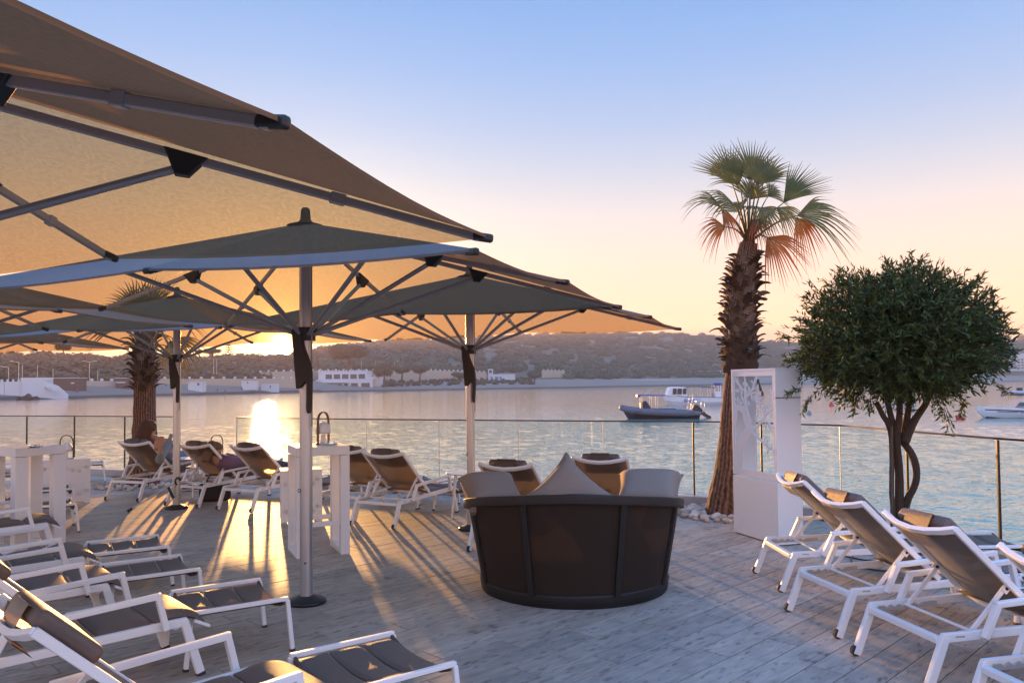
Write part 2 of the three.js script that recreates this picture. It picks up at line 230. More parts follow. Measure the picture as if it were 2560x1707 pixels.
// ---------------------------------------------------------------- the umbrellas
const UA = 2.04, UB = 1.53, UTURN = -0.3606, U_MID = 2.28, U_COR = 2.25, U_TOP = 2.83;
const tCanopy = tex(256, 256, (x, y) => { const line = Math.sin((x / 256) * Math.PI * 2 * 32), v = 214 + line * 26 + per(x, y, 256, 256, 20) * 18 + (rnd() - 0.5) * 22; return [clamp8(v), clamp8(v), clamp8(v)]; });
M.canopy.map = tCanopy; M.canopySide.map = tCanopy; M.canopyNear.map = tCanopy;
M.strap = std({ color: lin(0.05, 0.036, 0.025), roughness: 0.75 });
function makeUmbrella() { // local x along the long side, z towards the near side
  const t = thing('parasol', '', 'parasol', [0, 0, 0], 0, 'taupe parasols on silver masts over the terrace');
  const edges = [[1, -1], [0, -1], [-1, -1], [-1, 0], [-1, 1], [0, 1], [1, 1], [1, 0]].map(([a, b]) => V(a * UA, a && b ? U_COR : U_MID, b * UB));
  const apex = V(0, U_TOP, 0);
  part(t, 'base', mg([new THREE.LatheGeometry([[0, 0.055], [0.06, 0.055], [0.075, 0.045], [0.13, 0.03], [0.145, 0.018], [0.145, 0.001], [0, 0.001]].map((p) => new THREE.Vector2(...p)), 28)]), M.black);
  const mast = part(t, 'mast', mg([rod(V(0, 0.05, 0), V(0, U_TOP - 0.04, 0), 0.047, 0.047, 24), rod(V(0, 0.92, 0), V(0, 0.935, 0), 0.0485, 0.0485, 24)]), M.alu);
  part(mast, 'bolt', rod(V(0.02, 0.3, 0.04), V(0.025, 0.3, 0.05), 0.007, 0.007, 8), M.black);
  part(mast, 'ring', new THREE.TorusGeometry(0.012, 0.003, 6, 14).translate(-0.028, 0.83, 0.045), M.black);
  part(t, 'pull_cord', rod(V(0.066, 1.3, 0.02), V(0.066, 2.62, 0.02), 0.006, 0.006, 6), M.ribMetal);
  part(t, 'hub', mg([rod(V(0, 1.94, 0), V(0, 2.04, 0), 0.072, 0.072, 18), rod(V(0, 2.0, 0), V(0, 2.03, 0), 0.1, 0.1, 18)]), M.black);
  // the leather grip hanging from the hub, with its curved tail
  const gs = new THREE.Shape(); gs.moveTo(-0.1, 0.06); gs.lineTo(0.02, 0.05); gs.bezierCurveTo(0.0, -0.08, 0.15, -0.14, 0.148, -0.26); gs.bezierCurveTo(0.15, -0.36, 0.145, -0.44, 0.133, -0.52); gs.bezierCurveTo(0.128, -0.555, 0.105, -0.55, 0.104, -0.5); gs.bezierCurveTo(0.11, -0.42, 0.115, -0.36, 0.1, -0.31); gs.bezierCurveTo(0.06, -0.3, 0.03, -0.36, -0.04, -0.36); gs.bezierCurveTo(-0.06, -0.2, -0.08, -0.1, -0.1, 0.06);
  part(t, 'grip', new THREE.ExtrudeGeometry(gs, { depth: 0.03, bevelEnabled: true, bevelSize: 0.006, bevelThickness: 0.006, bevelSegments: 2, curveSegments: 8 }).scale(0.62, 1, 1).translate(0.0, 1.95, 0.052), M.strap);
  for (const e of edges) {
    const lift = V(0, -0.022, 0), p0 = apex.clone().add(V(0, -0.03, 0)).lerp(e, 0.03).add(lift), p1 = apex.clone().lerp(e, 0.985).add(lift), dir = p1.clone().sub(p0).normalize();
    const rib = part(t, 'rib', bar(p0, p1, 0.026, 0.034, 0.006), M.ribMetal);
    const tip = apex.clone().lerp(e, 1.01).add(lift);
    part(rib, 'end_cap', bar(tip.clone().addScaledVector(dir, -0.1), tip.clone().add(V(0, 0.012, 0)), 0.034, 0.038, 0.012), M.black);
    part(rib, 'collar', bar(p0.clone().lerp(p1, 0.74), p0.clone().lerp(p1, 0.765), 0.036, 0.046, 0.005), M.ribMetal);
    const j = apex.clone().lerp(e, 0.52).add(V(0, -0.055, 0)), out = V(e.x, 0, e.z).normalize();
    const br = new THREE.Shape(); br.moveTo(-0.075, 0.03); br.lineTo(0.075, 0.03); br.lineTo(0.025, -0.05); br.lineTo(-0.02, -0.055); br.closePath();
    const bk = new THREE.ExtrudeGeometry(br, { depth: 0.044, bevelEnabled: true, bevelSize: 0.005, bevelThickness: 0.004, bevelSegments: 1 }).translate(0, 0, -0.022);
    const bx = dir.clone(), bz = dir.clone().cross(V(0, 1, 0)).normalize(), by = bz.clone().cross(bx);
    part(rib, 'bracket', bk.applyMatrix4(new THREE.Matrix4().makeBasis(bx, by, bz).setPosition(j)), M.black);
    part(t, 'strut', rod(V(0, 1.99, 0).addScaledVector(out, 0.07), j.clone().add(V(0, -0.02, 0)), 0.0165, 0.0165, 10), M.ribMetal);
  }
  const tri = (a, b, n = 10) => grid(n, n, (u, v) => { const k = a.clone().lerp(b, v), p = apex.clone().lerp(k, Math.max(u, 0.02)); p.y -= 0.028 * Math.sin(Math.PI * v) * u; return p; }, [3, 3]);
  const metre = (g) => { const h = flat(g), p = h.attributes.position, u = h.attributes.uv, side = Math.abs(p.getX(p.count - 1)) / UA > 0.9999 ? 1 : 0; for (let i = 0; i < p.count; i++) u.setXY(i, (p.getX(i) + p.getZ(i) * 0.45) * 3.6, p.getZ(i) * 3.6); return h; };
  const [c0, m0, c1, m1, c2, m2, c3, m3] = edges; // far right, far, far left, left, near left, near, near right, right
  const hem = (a, b) => grid(8, 1, (u, v) => { const p = a.clone().lerp(b, u); p.y -= 0.028 * Math.sin(Math.PI * u) * 1.0 + 0.014 * v; return p; }, [0.01, 0.01]);
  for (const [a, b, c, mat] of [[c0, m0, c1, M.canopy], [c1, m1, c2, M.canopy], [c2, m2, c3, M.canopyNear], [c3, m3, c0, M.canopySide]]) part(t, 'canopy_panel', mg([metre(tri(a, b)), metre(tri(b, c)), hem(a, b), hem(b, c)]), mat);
  part(t, 'finial', new THREE.LatheGeometry([[0, 0.115], [0.022, 0.112], [0.034, 0.095], [0.04, 0.02], [0.06, 0.0], [0.14, -0.025], [0, -0.025]].map((p) => new THREE.Vector2(...p)), 16).translate(0, U_TOP, 0), M.strap);
  return t;
}
const uSpots = [
  [-1.543, -5.948, 'taupe parasol on the tall silver mast beside the centre bar table'],
  [-2.515, -2.623, 'nearest taupe parasol, its panel and ribs filling the upper left corner', -0.315],
  [-0.469, -8.863, 'taupe parasol whose mast stands just left of the round black sofa', -0.398],
  [-4.47, -10.6, 'taupe parasol whose mast stands right of the reading woman with a crutch at its foot'],
  [-5.78, -7.52, 'taupe parasol at the left edge with its mast out of the picture'],
  [-8.7, -12.2, 'farthest taupe parasol low at the left edge in front of the wooded slope'],
];
{ const proto = makeUmbrella(); uSpots.forEach(([x, z, label, turn = UTURN], i) => { const o = i ? copy(proto, label, [x, 0, z], UTURN) : proto; o.position.set(x, 0, z); o.rotation.y = turn; o.userData.label = label; }); }
// ---------------------------------------------------------------- lounge chairs and their footstools
const font = await new FontLoader().loadAsync('fonts/droid/droid_sans_bold.typeface.json');
const pad = (L, W, th, curve, n = 12, m = 14) => { // a padded panel over a curve (0..1 along) in x, y; W across
  const top = grid(n, m, (u, v) => { const p = curve(u), e = curve(Math.min(1, u + 0.01)), b = curve(Math.max(0, u - 0.01)), t = e.clone().sub(b).normalize(), a = 2 * u - 1, w = 2 * v - 1, puff = th * Math.pow(1 - Math.pow(Math.abs(a), 4), 0.7) * Math.pow(1 - Math.pow(Math.abs(w), 10), 0.6); return V(p.x - t.y * puff, p.y + t.x * puff, -w * W * 0.5); }, [L * 1, W * 1]);
  const bot = grid(n, m, (u, v) => { const p = curve(u); return V(p.x, p.y - 0.006, (2 * v - 1) * W * 0.5); }, [L, W]);
  const h = flat(mg([top, bot])), uv = h.attributes.uv; for (let i = 0; i < uv.count; i++) uv.setXY(i, uv.getX(i), uv.getY(i)); return h;
};
const poly = (pts) => (u) => { const f = u * (pts.length - 1), i = Math.min(pts.length - 2, Math.floor(f)); return V(...pts[i], 0).lerp(V(...pts[i + 1], 0), f - i); };
const smooth = (pts) => { const c = new THREE.CatmullRomCurve3(pts.map((p) => V(...p, 0))); return (u) => c.getPoint(u); };
function makeLounger() { // x forward, z to the sitter's right, feet on y = 0
  const t = thing('lounge_chair', '', 'lounge chair', [0, 0, 0], 0, 'white framed lounge chairs with brown slings');
  const HW = 0.3, AW = 0.338;
  for (const s of [-1, 1]) {
    const z = s * HW;
    part(t, 'side_rail', bar(V(0.1, 0.28, z), V(1.25, 0.312, z), 0.03, 0.046, 0.005), M.white);
    const rl = part(t, 'rear_leg', bar(V(0.118, 0.288, z), V(0.004, 0.008, z), 0.034, 0.046, 0.006, V(1, 0, 0)), M.white);
    part(rl, 'wheel', rod(V(0.0, 0.03, z - 0.012), V(0.0, 0.03, z + 0.012), 0.029, 0.029, 16), M.rubber);
    const fl = part(t, 'front_leg', bar(V(1.232, 0.322, z), V(1.325, 0.012, z), 0.034, 0.046, 0.006, V(1, 0, 0)), M.white);
    part(fl, 'foot_cap', bar(V(1.323, 0.02, z), V(1.328, 0.0, z), 0.036, 0.048, 0.003, V(1, 0, 0)), M.rubber);
    const a = s * AW, A0 = V(0.315, 0.275, a), A1 = V(0.395, 0.458, a), A2 = V(1.085, 0.5, a), A3 = V(1.13, 0.295, a);
    const arm = part(t, 'armrest', bar(A1.clone().add(V(-0.016, -0.016, 0)), A2.clone().add(V(0.016, -0.016, 0)), 0.036, 0.032, 0.006), M.white);
    part(arm, 'arm_post', bar(A0, A1.clone().add(V(0, -0.02, 0)), 0.0355, 0.032, 0.005, V(1, 0, 0)), M.white);
    part(arm, 'arm_post', bar(A3, A2.clone().add(V(0, -0.02, 0)), 0.0355, 0.032, 0.005, V(1, 0, 0)), M.white);
    part(t, 'back_bar', bar(V(0.725, 0.325, s * 0.287), V(0.2, 0.83, s * 0.287), 0.026, 0.034, 0.005), M.white);
    const st = part(t, 'strut', bar(V(0.505, 0.492, s * 0.252), V(0.312, 0.29, s * 0.252), 0.014, 0.026, 0.004), M.white);
    const br = part(st, 'pivot', mg([box(0.045, 0.045, 0.012, 0.004).rotateZ(-0.78).translate(0.512, 0.5, s * 0.263)]), M.white);
    part(st, 'bolt', rod(V(0.512, 0.5, s * 0.245), V(0.512, 0.5, s * 0.275), 0.008, 0.008, 8), M.black);
    const rk = new THREE.Shape(); rk.moveTo(0.14, 0.255); rk.lineTo(0.52, 0.268); rk.lineTo(0.52, 0.295); rk.lineTo(0.44, 0.292);
    for (let i = 0; i < 5; i++) { const x = 0.4 - i * 0.052; rk.lineTo(x + 0.03, 0.29); rk.lineTo(x, 0.272); rk.lineTo(x - 0.014, 0.286); } rk.lineTo(0.14, 0.284); rk.closePath();
    part(t, 'rack', new THREE.ExtrudeGeometry(rk, { depth: 0.008, bevelEnabled: false }).translate(0, 0, s * 0.277 - 0.004), M.alu);
  }
  part(t, 'rear_crossbar', bar(V(0.1, 0.262, -0.283), V(0.1, 0.262, 0.283), 0.042, 0.034, 0.005), M.white);
  part(t, 'front_crossbar', bar(V(1.2, 0.285, -0.283), V(1.2, 0.285, 0.283), 0.03, 0.03, 0.005), M.white);
  part(t, 'strut_rod', rod(V(0.31, 0.288, -0.268), V(0.31, 0.288, 0.268), 0.009, 0.009, 10), M.white);
  // back: side bars, curved head and foot bars, sling
  const A = V(0.2, 0.83, 0), B = V(0.725, 0.325, 0), nb = V(-0.693, -0.721, 0), bow = (z, k) => k * (1 - (z / 0.287) ** 2);
  const arc = (c, k) => [-0.284, -0.21, -0.11, 0, 0.11, 0.21, 0.284].map((z) => c.clone().add(V(0, 0, z)).addScaledVector(nb, bow(z, k)));
  const flatBar = (c, k, w, h) => { const q = arc(c, k); return mg(q.slice(1).map((b, i) => { const a = q[i], d = b.clone().sub(a).normalize().multiplyScalar(0.004); return bar(a.clone().sub(d), b.clone().add(d), w, h, 0.003, nb); })); };
  part(t, 'head_bar', flatBar(A.clone().lerp(B, 0.012), 0.06, 0.036, 0.026), M.white);
  part(t, 'lower_back_bar', flatBar(A.clone().lerp(B, 0.93), 0.05, 0.03, 0.022), M.white);
  part(t, 'back_sling', grid(16, 14, (u, v) => { const z = (2 * v - 1) * 0.277, c = A.clone().lerp(B, 0.03 + u * 0.95); return c.add(V(0, 0, z)).addScaledVector(nb, bow(z, 0.052 - 0.01 * Math.sin(Math.PI * u)) - 0.012); }, [0.72, 0.55]), M.sling);
  // seat panels with stitched gaps, the last one rolling over the front
  const P = [[0.655, 0.335], [0.8, 0.318], [1.06, 0.33], [1.3, 0.3]];
  const cs = [smooth([[0.64, 0.345], [0.7, 0.325], [0.79, 0.312]]), smooth([[0.805, 0.312], [0.93, 0.315], [1.07, 0.328]]), smooth([[1.085, 0.33], [1.2, 0.338], [1.29, 0.322], [1.365, 0.268]])];
  [0.16, 0.27, 0.3].forEach((l, i) => part(t, 'seat_panel', pad(l, 0.556, 0.03, cs[i]), M.pad));
  part(t, 'front_lip', bar(V(1.29, 0.306, 0.3), V(1.375, 0.262, 0.3), 0.028, 0.016, 0.004), M.white); part(t, 'front_lip', bar(V(1.29, 0.306, -0.3), V(1.375, 0.262, -0.3), 0.028, 0.016, 0.004), M.white);
  // head cushion and its flap over the head bar
  const along = V(0.721, -0.693, 0), fr = V(0.693, 0.721, 0), base = A.clone().addScaledVector(along, 0.17).addScaledVector(fr, 0.035);
  const cushion = part(t, 'head_cushion', boxUV(box(0.27, 0.07, 0.4, 0.028, 4)).applyMatrix4(new THREE.Matrix4().makeBasis(along, fr, V(0, 0, 1)).setPosition(base.addScaledVector(along, -0.03))), M.pad);
  part(cushion, 'flap', grid(12, 6, (u, v) => { const z = (v - 0.5) * 0.2, k = u * 3.2; const o = u < 0.45 ? A.clone().addScaledVector(along, 0.1 - u * 0.28).addScaledVector(fr, 0.035 + u * 0.03) : A.clone().addScaledVector(along, -0.02 + (u - 0.45) * 0.26).addScaledVector(fr, 0.048 - Math.min(1, (u - 0.45) / 0.16) * 0.125); return o.add(V(0, 0, z)); }, [0.3, 0.2]), M.sling);
  const name = new TextGeometry('DIPHANO', { font, size: 0.0085, depth: 0.0006, curveSegments: 2 }); name.computeBoundingBox();
  part(t, 'lettering', name.translate(0.165, 0.281, 0.3147), M.black);
  return t;
}
function makeFootstool() { // centre at the origin, x along the rails
  const t = thing('footstool', '', 'footstool', [0, 0, 0], 0, 'white framed footstools with brown panels'), h = 0.33, l = 0.28, w = 0.29;
  for (const s of [-1, 1]) {
    const z = s * w; part(t, 'side_rail', bar(V(-l, h - 0.012, z), V(l, h - 0.012, z), 0.028, 0.024, 0.005), M.white);
    for (const e of [-1, 1]) { const g = part(t, 'leg', bar(V(e * (l - 0.005), h - 0.02, z), V(e * (l + 0.025), 0.01, z), 0.0275, 0.026, 0.005, V(1, 0, 0)), M.white); part(g, 'foot_cap', bar(V(e * (l + 0.0245), 0.016, z), V(e * (l + 0.0265), 0, z), 0.0295, 0.028, 0.002, V(1, 0, 0)), M.rubber); }
  }
  for (const e of [-1, 1]) { const q = [-0.276, -0.2, -0.1, 0, 0.1, 0.2, 0.276].map((z) => V(e * (l - 0.02), h - 0.03 - 0.055 * (1 - (z / 0.276) ** 2), z)); part(t, 'end_bar', mg(q.slice(1).map((b, i) => bar(q[i].clone().lerp(b, -0.04), b.clone().lerp(q[i], -0.04), 0.014, 0.034, 0.003))), M.bronzeDark); }
  for (let i = 0; i < 3; i++) { const x0 = -0.27 + i * 0.182; part(t, 'panel', pad(0.176, 0.552, 0.016, (u) => V(x0 + u * 0.174, h - 0.03, 0), 8, 12).applyMatrix4(new THREE.Matrix4()), M.pad); }
  const g = t.children.filter((c) => c.name === 'panel'); // the sling sags across
  g.forEach((m) => { const p = m.geometry.attributes.position; for (let i = 0; i < p.count; i++) p.setY(i, p.getY(i) - 0.03 * (1 - (p.getZ(i) / 0.276) ** 2)); m.geometry.computeVertexNormals(); });
  return t;
}
M.bronzeDark = std({ color: lin(0.1, 0.075, 0.06), roughness: 0.6 });
const az = (d) => THREE.MathUtils.degToRad(90 - d), fwd = (d) => V(Math.sin(THREE.MathUtils.degToRad(d)), 0, -Math.cos(THREE.MathUtils.degToRad(d)));
// rear feet midpoint x, z; heading; label
const loungers = [
  [[2.02, -6.4], 89, 'brown sling lounge chair facing right, beside the white cut-out column'],
  [[1.955, -5.29], 80, 'middle lounge chair of the three facing right at the right side'],
  [[2.035, -4.39], 80, 'nearest fully seen lounge chair facing right, with maker lettering on its white rail'],
  [[2.12, -3.42], 80, 'lounge chair whose white rear corner pokes in behind the bronze hoop at lower right'],
  [null, 52, 'lounge chair in front of the left white bar table, third from the picture bottom corner', [-3.57, -6.2]],
  [null, 51, 'lounge chair second from the bottom corner in the lower left row, its cushion edge lit', [-2.963, -5.36]],
  [null, 49, 'large lounge chair at lower left with thick head cushion and pale curved head bar', [-2.13, -4.56]],
  [null, 48, 'lounge chair cut by the bottom edge at lower left, only arm and seat front showing', [-1.064, -3.367]],
  [null, 52, 'lounge chair behind the left bar table legs, mostly hidden', [-4.75, -7.75]],
  [null, 52, 'lounge chair at the left edge beyond the left bar table', [-5.75, -9.15]],
  [[-8.3, -11.3], 60, 'dark backed lounge chair at the left edge in front of the railing'],
  [[-5.55, -11.33], 21, 'lounge chair under the woman reading her phone'],
  [[-4.45, -10.72], 26, 'lounge chair in which the person in purple lies'],
  [[-3.6, -10.3], 28, 'empty lounge chair by the white perforated cabinet, sun glitter at its right edge'],
  [[-2.15, -9.6], 28, 'lounge chair half hidden behind the centre bar table'],
  [[-1.6, -9.03], 28, 'empty lounge chair right of the centre bar table, facing the bay'],
  [[-0.16, -7.55], 25, 'lounge chair whose back shows above the left cushion of the round sofa'],
  [[0.84, -8.1], 17, 'lounge chair whose back shows right of the tall centre cushion of the round sofa'],
];
{
  const proto = makeLounger();
  loungers.forEach(([f, a, label, armMid], i) => { const o = i ? copy(proto, label, [0, 0, 0]) : proto, p = f ? V(f[0], 0, f[1]) : V(armMid[0], 0, armMid[1]).addScaledVector(fwd(a), -1.09); o.position.copy(p); o.rotation.y = az(a); o.userData.label = label; });
  const stool = makeFootstool();
  const stools = [
    [[3.75, -6.42], 89, 'footstool at the right edge in front of the turquoise water'],
    [[3.62, -5.0], 80, 'footstool of the middle right lounge chair, half hidden at the right edge'],
    [[3.7, -4.1], 80, 'footstool of the nearest right lounge chair, beyond the right edge'],
    [[-3.177, -6.573], 58, 'farthest footstool of the lower left row'],
    [[-2.615, -5.742], 55, 'second footstool of the lower left row'],
    [[-1.765, -4.95], 56.5, 'third footstool of the lower left row, sun on its right panel'],
    [[-0.674, -3.77], 52.5, 'nearest footstool, cut by the bottom edge'],
    [[-5.27, -9.0], 56, 'footstool behind the left bar table with one leg right of the table leg'],
    [[-6.05, -10.35], 56, 'footstool seen between the legs of the left bar table'],
    [[-7.3, -11.9], 56, 'small distant footstool seen through the left bar table'],
    [[-7.4, -13.8], 62, 'footstool by the railing right of the left white cabinet'],
    [[-0.62, -10.35], 28, 'footstool before the railing beyond the chair right of the centre bar table'],
    [[-1.15, -10.95], 28, 'footstool before the railing beyond the chair behind the centre bar table'],
    [[-2.55, -11.2], 28, 'footstool before the railing beyond the empty chair by the cabinet'],
  ];
  stools.forEach(([f, a, label], i) => { const o = i ? copy(stool, label, [0, 0, 0]) : stool; o.position.set(f[0], 0, f[1]); o.rotation.y = az(a); o.userData.label = label; });
}
// ---------------------------------------------------------------- bar tables, cabinets, lamps, small tables, sofa, column
function barTable(pos, turn, label, w = 0.5, h = 1.03, k = 0.085) { // four square legs joined into two end frames
  const t = thing('bar_table', label, 'bar table', pos, turn), a = w / 2;
  part(t, 'top', box(w, 0.085, w, 0.004).translate(0, h - 0.0425, 0), M.whitePanel);
  for (const s of [-1, 1]) {
    for (const e of [-1, 1]) part(t, 'leg', box(k, h - 0.09, 0.03 + 0.055, 0.003).translate(s * (a - k / 2), (h - 0.09) / 2 + 0.001, e * (a - 0.0425)), M.whitePanel);
    part(t, 'foot_rail', box(k - 0.003, 0.06, w - 0.172, 0.003).translate(s * (a - k / 2), 0.031, 0), M.whitePanel);
  }
  for (const e of [-1, 1]) part(t, 'stretcher', box(w - 0.172, 0.045, 0.03, 0.003).translate(0, 0.3, e * (a - 0.0425)), M.whitePanel);
  return t;
}
barTable([-1.895, 0, -7.76], THREE.MathUtils.degToRad(24.5), 'white bar table behind the centre mast, lamp and ashtray on it');
barTable([-4.9, 0, -8.05], THREE.MathUtils.degToRad(60), 'white bar table cut by the left picture edge, ashtray on its corner', 0.5, 1.03, 0.125);
barTable([1.22, -0.34, -1.56], 0.3, 'white table under the bronze hoop, below the bottom edge', 0.5, 1.03);

function cabinet(pos, turn, label, w, h, d) { // white box with cut-out crosses
  const t = thing('cabinet', label, 'cabinet', pos, turn, 'white cabinets with cut-out crosses');
  const s = new THREE.Shape(); s.moveTo(-w / 2, 0.0); s.lineTo(-w / 2 + 0.07, 0.0); s.lineTo(-w / 2 + 0.09, 0.022); s.lineTo(w / 2 - 0.09, 0.022); s.lineTo(w / 2 - 0.07, 0.0); s.lineTo(w / 2, 0.0); s.lineTo(w / 2, h); s.lineTo(-w / 2, h); s.closePath();
  for (const y0 of [0.14, 0.46]) for (let i = 0; i < 8; i++) {
    const cx = -w / 2 + 0.055 + (i * (w - 0.11)) / 7, cy = (h / 0.6) * (y0 + (i % 3 === 1 ? 0.035 : i % 3 === 2 ? 0.005 : -0.012)), r = 0.026;
    for (let k = 0; k < 4; k++) { const a = (k * Math.PI) / 2 + 0.15, p = new THREE.Path(), P = (rad, ang) => [cx + Math.cos(a + ang) * rad, cy + Math.sin(a + ang) * rad]; p.moveTo(...P(0.005, 0)); p.lineTo(...P(r, 0.42)); p.lineTo(...P(r, -0.42)); p.closePath(); s.holes.push(p); }
  }
  part(t, 'front', new THREE.ExtrudeGeometry(s, { depth: 0.008, bevelEnabled: false }).translate(0, 0, d / 2 - 0.008), M.whitePanel);
  part(t, 'body', mg([box(0.008, h - 0.024, d - 0.01, 0.001).translate(-w / 2 + 0.0045, h / 2 + 0.01, -0.004), box(0.008, h - 0.024, d - 0.01, 0.001).translate(w / 2 - 0.0045, h / 2 + 0.01, -0.004), box(w - 0.02, h - 0.03, 0.008, 0.001).translate(0, h / 2 + 0.01, -d / 2 + 0.004)]), M.whitePanel);
  part(t, 'top', box(w + 0.004, 0.012, d + 0.004, 0.002).translate(0, h + 0.006, 0), M.whitePanel);
  return t;
}
cabinet([-2.56, 0, -9.62], THREE.MathUtils.degToRad(18), 'white cabinet with cut-out crosses behind the centre bar table', 0.475, 0.6, 0.34);
cabinet([-6.35, 0, -11.23], THREE.MathUtils.degToRad(30), 'white cabinet with cut-out crosses right of the left bar table', 0.7, 0.605, 0.34);

M.leather = std({ color: lin(0.16, 0.075, 0.03), roughness: 0.5, bumpMap: rep(tGrain, 6, 6), bumpScale: 0.0008 });
function lamp(pos, turn, label, s = 1, mat = M.leather) { // mushroom lamp under a tall strap handle
  const t = thing('table_lamp', label, 'lamp', pos, turn, 'mushroom table lamps with tall strap handles');
  const L = (pts, n = 24) => new THREE.LatheGeometry(pts.map((p) => new THREE.Vector2(p[0] * s, p[1] * s)), n);
  part(t, 'base', L([[0, 0.0], [0.075, 0.0], [0.075, 0.014], [0.035, 0.02], [0.024, 0.04], [0.022, 0.1], [0, 0.1]]), M.whitePanel);
  part(t, 'shade', L([[0.02, 0.105], [0.072, 0.105], [0.074, 0.13], [0.068, 0.17], [0.05, 0.2], [0.022, 0.217], [0, 0.22]]), M.whitePanel);
  const hp = [[-0.083, 0.004], [-0.083, 0.16], [-0.078, 0.25], [-0.05, 0.298], [0, 0.315], [0.05, 0.298], [0.078, 0.25], [0.083, 0.16], [0.083, 0.004]].map(([x, y]) => V(x * s, y * s, 0));
  const c = new THREE.CatmullRomCurve3(hp), q = c.getPoints(28);
  part(t, 'handle', mg(q.slice(1).map((b, i) => bar(q[i].clone().lerp(b, -0.1), b.clone().lerp(q[i], -0.1), 0.026 * s, 0.009 * s, 0.003, V(0, 0, 1).cross(b.clone().sub(q[i])).normalize()))), mat);
  part(t, 'rivet', rod(V(0.082 * s, 0.13 * s, 0), V(0.09 * s, 0.13 * s, 0), 0.006 * s, 0.006 * s, 8), M.alu);
  return t;
}
lamp([-1.86, 1.031, -7.82], THREE.MathUtils.degToRad(66), 'white mushroom lamp with brown handle on the centre bar table', 1.0);
lamp([-6.27, 0.618, -11.2], 0.15, 'white mushroom lamp with dark handle on the left cabinet', 1.05, M.black);
lamp([-4.42, 0.56, -11.9], 0.1, 'lamp whose dark handle rises behind the chair of the person in purple', 1.05, M.black);
{ const l = lamp([1.145, 0.691, -1.62], THREE.MathUtils.degToRad(16), 'bronze coloured hoop handle of a lamp at the lower right corner', 1.05); }
M.clear = phy({ color: lin(0.95, 0.96, 0.95), roughness: 0.03, transmission: 1, thickness: 0.02, ior: 1.45 });
function ashtray(pos, label) { const t = thing('ashtray', label, 'ashtray', pos, 0.4, 'glass ashtrays on the bar tables'); part(t, 'bowl', new THREE.LatheGeometry([[0, 0.006], [0.045, 0.008], [0.055, 0.03], [0.062, 0.031], [0.064, 0.001], [0, 0.001]].map((p) => new THREE.Vector2(...p)), 8), M.clear); part(t, 'notch', mg([0, 1, 2, 3].map((k) => box(0.016, 0.008, 0.014, 0.003).translate(0.06, 0.033, 0).rotateY((k * Math.PI) / 2))), M.clear); return t; }
ashtray([-1.76, 1.031, -7.72], 'clear glass ashtray beside the lamp on the centre bar table');
ashtray([-4.66, 1.031, -7.78], 'clear glass ashtray on the left bar table');

function sideTable(pos, turn, label) { const t = thing('side_table', label, 'side table', pos, turn, 'small round tables between the loungers');
  part(t, 'top', new THREE.LatheGeometry([[0, 0.545], [0.24, 0.545], [0.268, 0.55], [0.27, 0.556], [0.265, 0.56], [0, 0.56]].map((p) => new THREE.Vector2(...p)), 40), M.whitePanel);
  part(t, 'rim', new THREE.TorusGeometry(0.266, 0.004, 6, 48).rotateX(Math.PI / 2).translate(0, 0.5525, 0), M.black);
  for (let k = 0; k < 3; k++) { const a = (k * 2 * Math.PI) / 3; part(t, 'leg', rod(V(Math.cos(a) * 0.25, 0.0, Math.sin(a) * 0.25), V(Math.cos(a) * 0.18, 0.546, Math.sin(a) * 0.18), 0.011, 0.021, 10), M.white); }
  return t; }
sideTable([-0.53, 0, -9.5], 0.52, 'small round white table beside the mast left of the sofa');
sideTable([-4.78, 0, -11.85], 1.0, 'small round table with a drink between the reading woman and the person in purple');
{ const t = thing('drink_glass', 'tall glass of orange drink on the small round table', 'glass', [-4.62, 0.561, -11.78]); part(t, 'tumbler', new THREE.LatheGeometry([[0, 0.002], [0.028, 0.002], [0.034, 0.13], [0.032, 0.13], [0.026, 0.008], [0, 0.008]].map((p) => new THREE.Vector2(...p)), 18), M.clear); part(t, 'drink', new THREE.LatheGeometry([[0, 0.0085], [0.0255, 0.0085], [0.0295, 0.09], [0, 0.09]].map((p) => new THREE.Vector2(...p)), 18), std({ color: lin(0.6, 0.22, 0.03), roughness: 0.3 })); part(t, 'straw', rod(V(0.005, 0.01, 0), V(0.03, 0.19, 0.01), 0.003, 0.003, 6), M.white); }

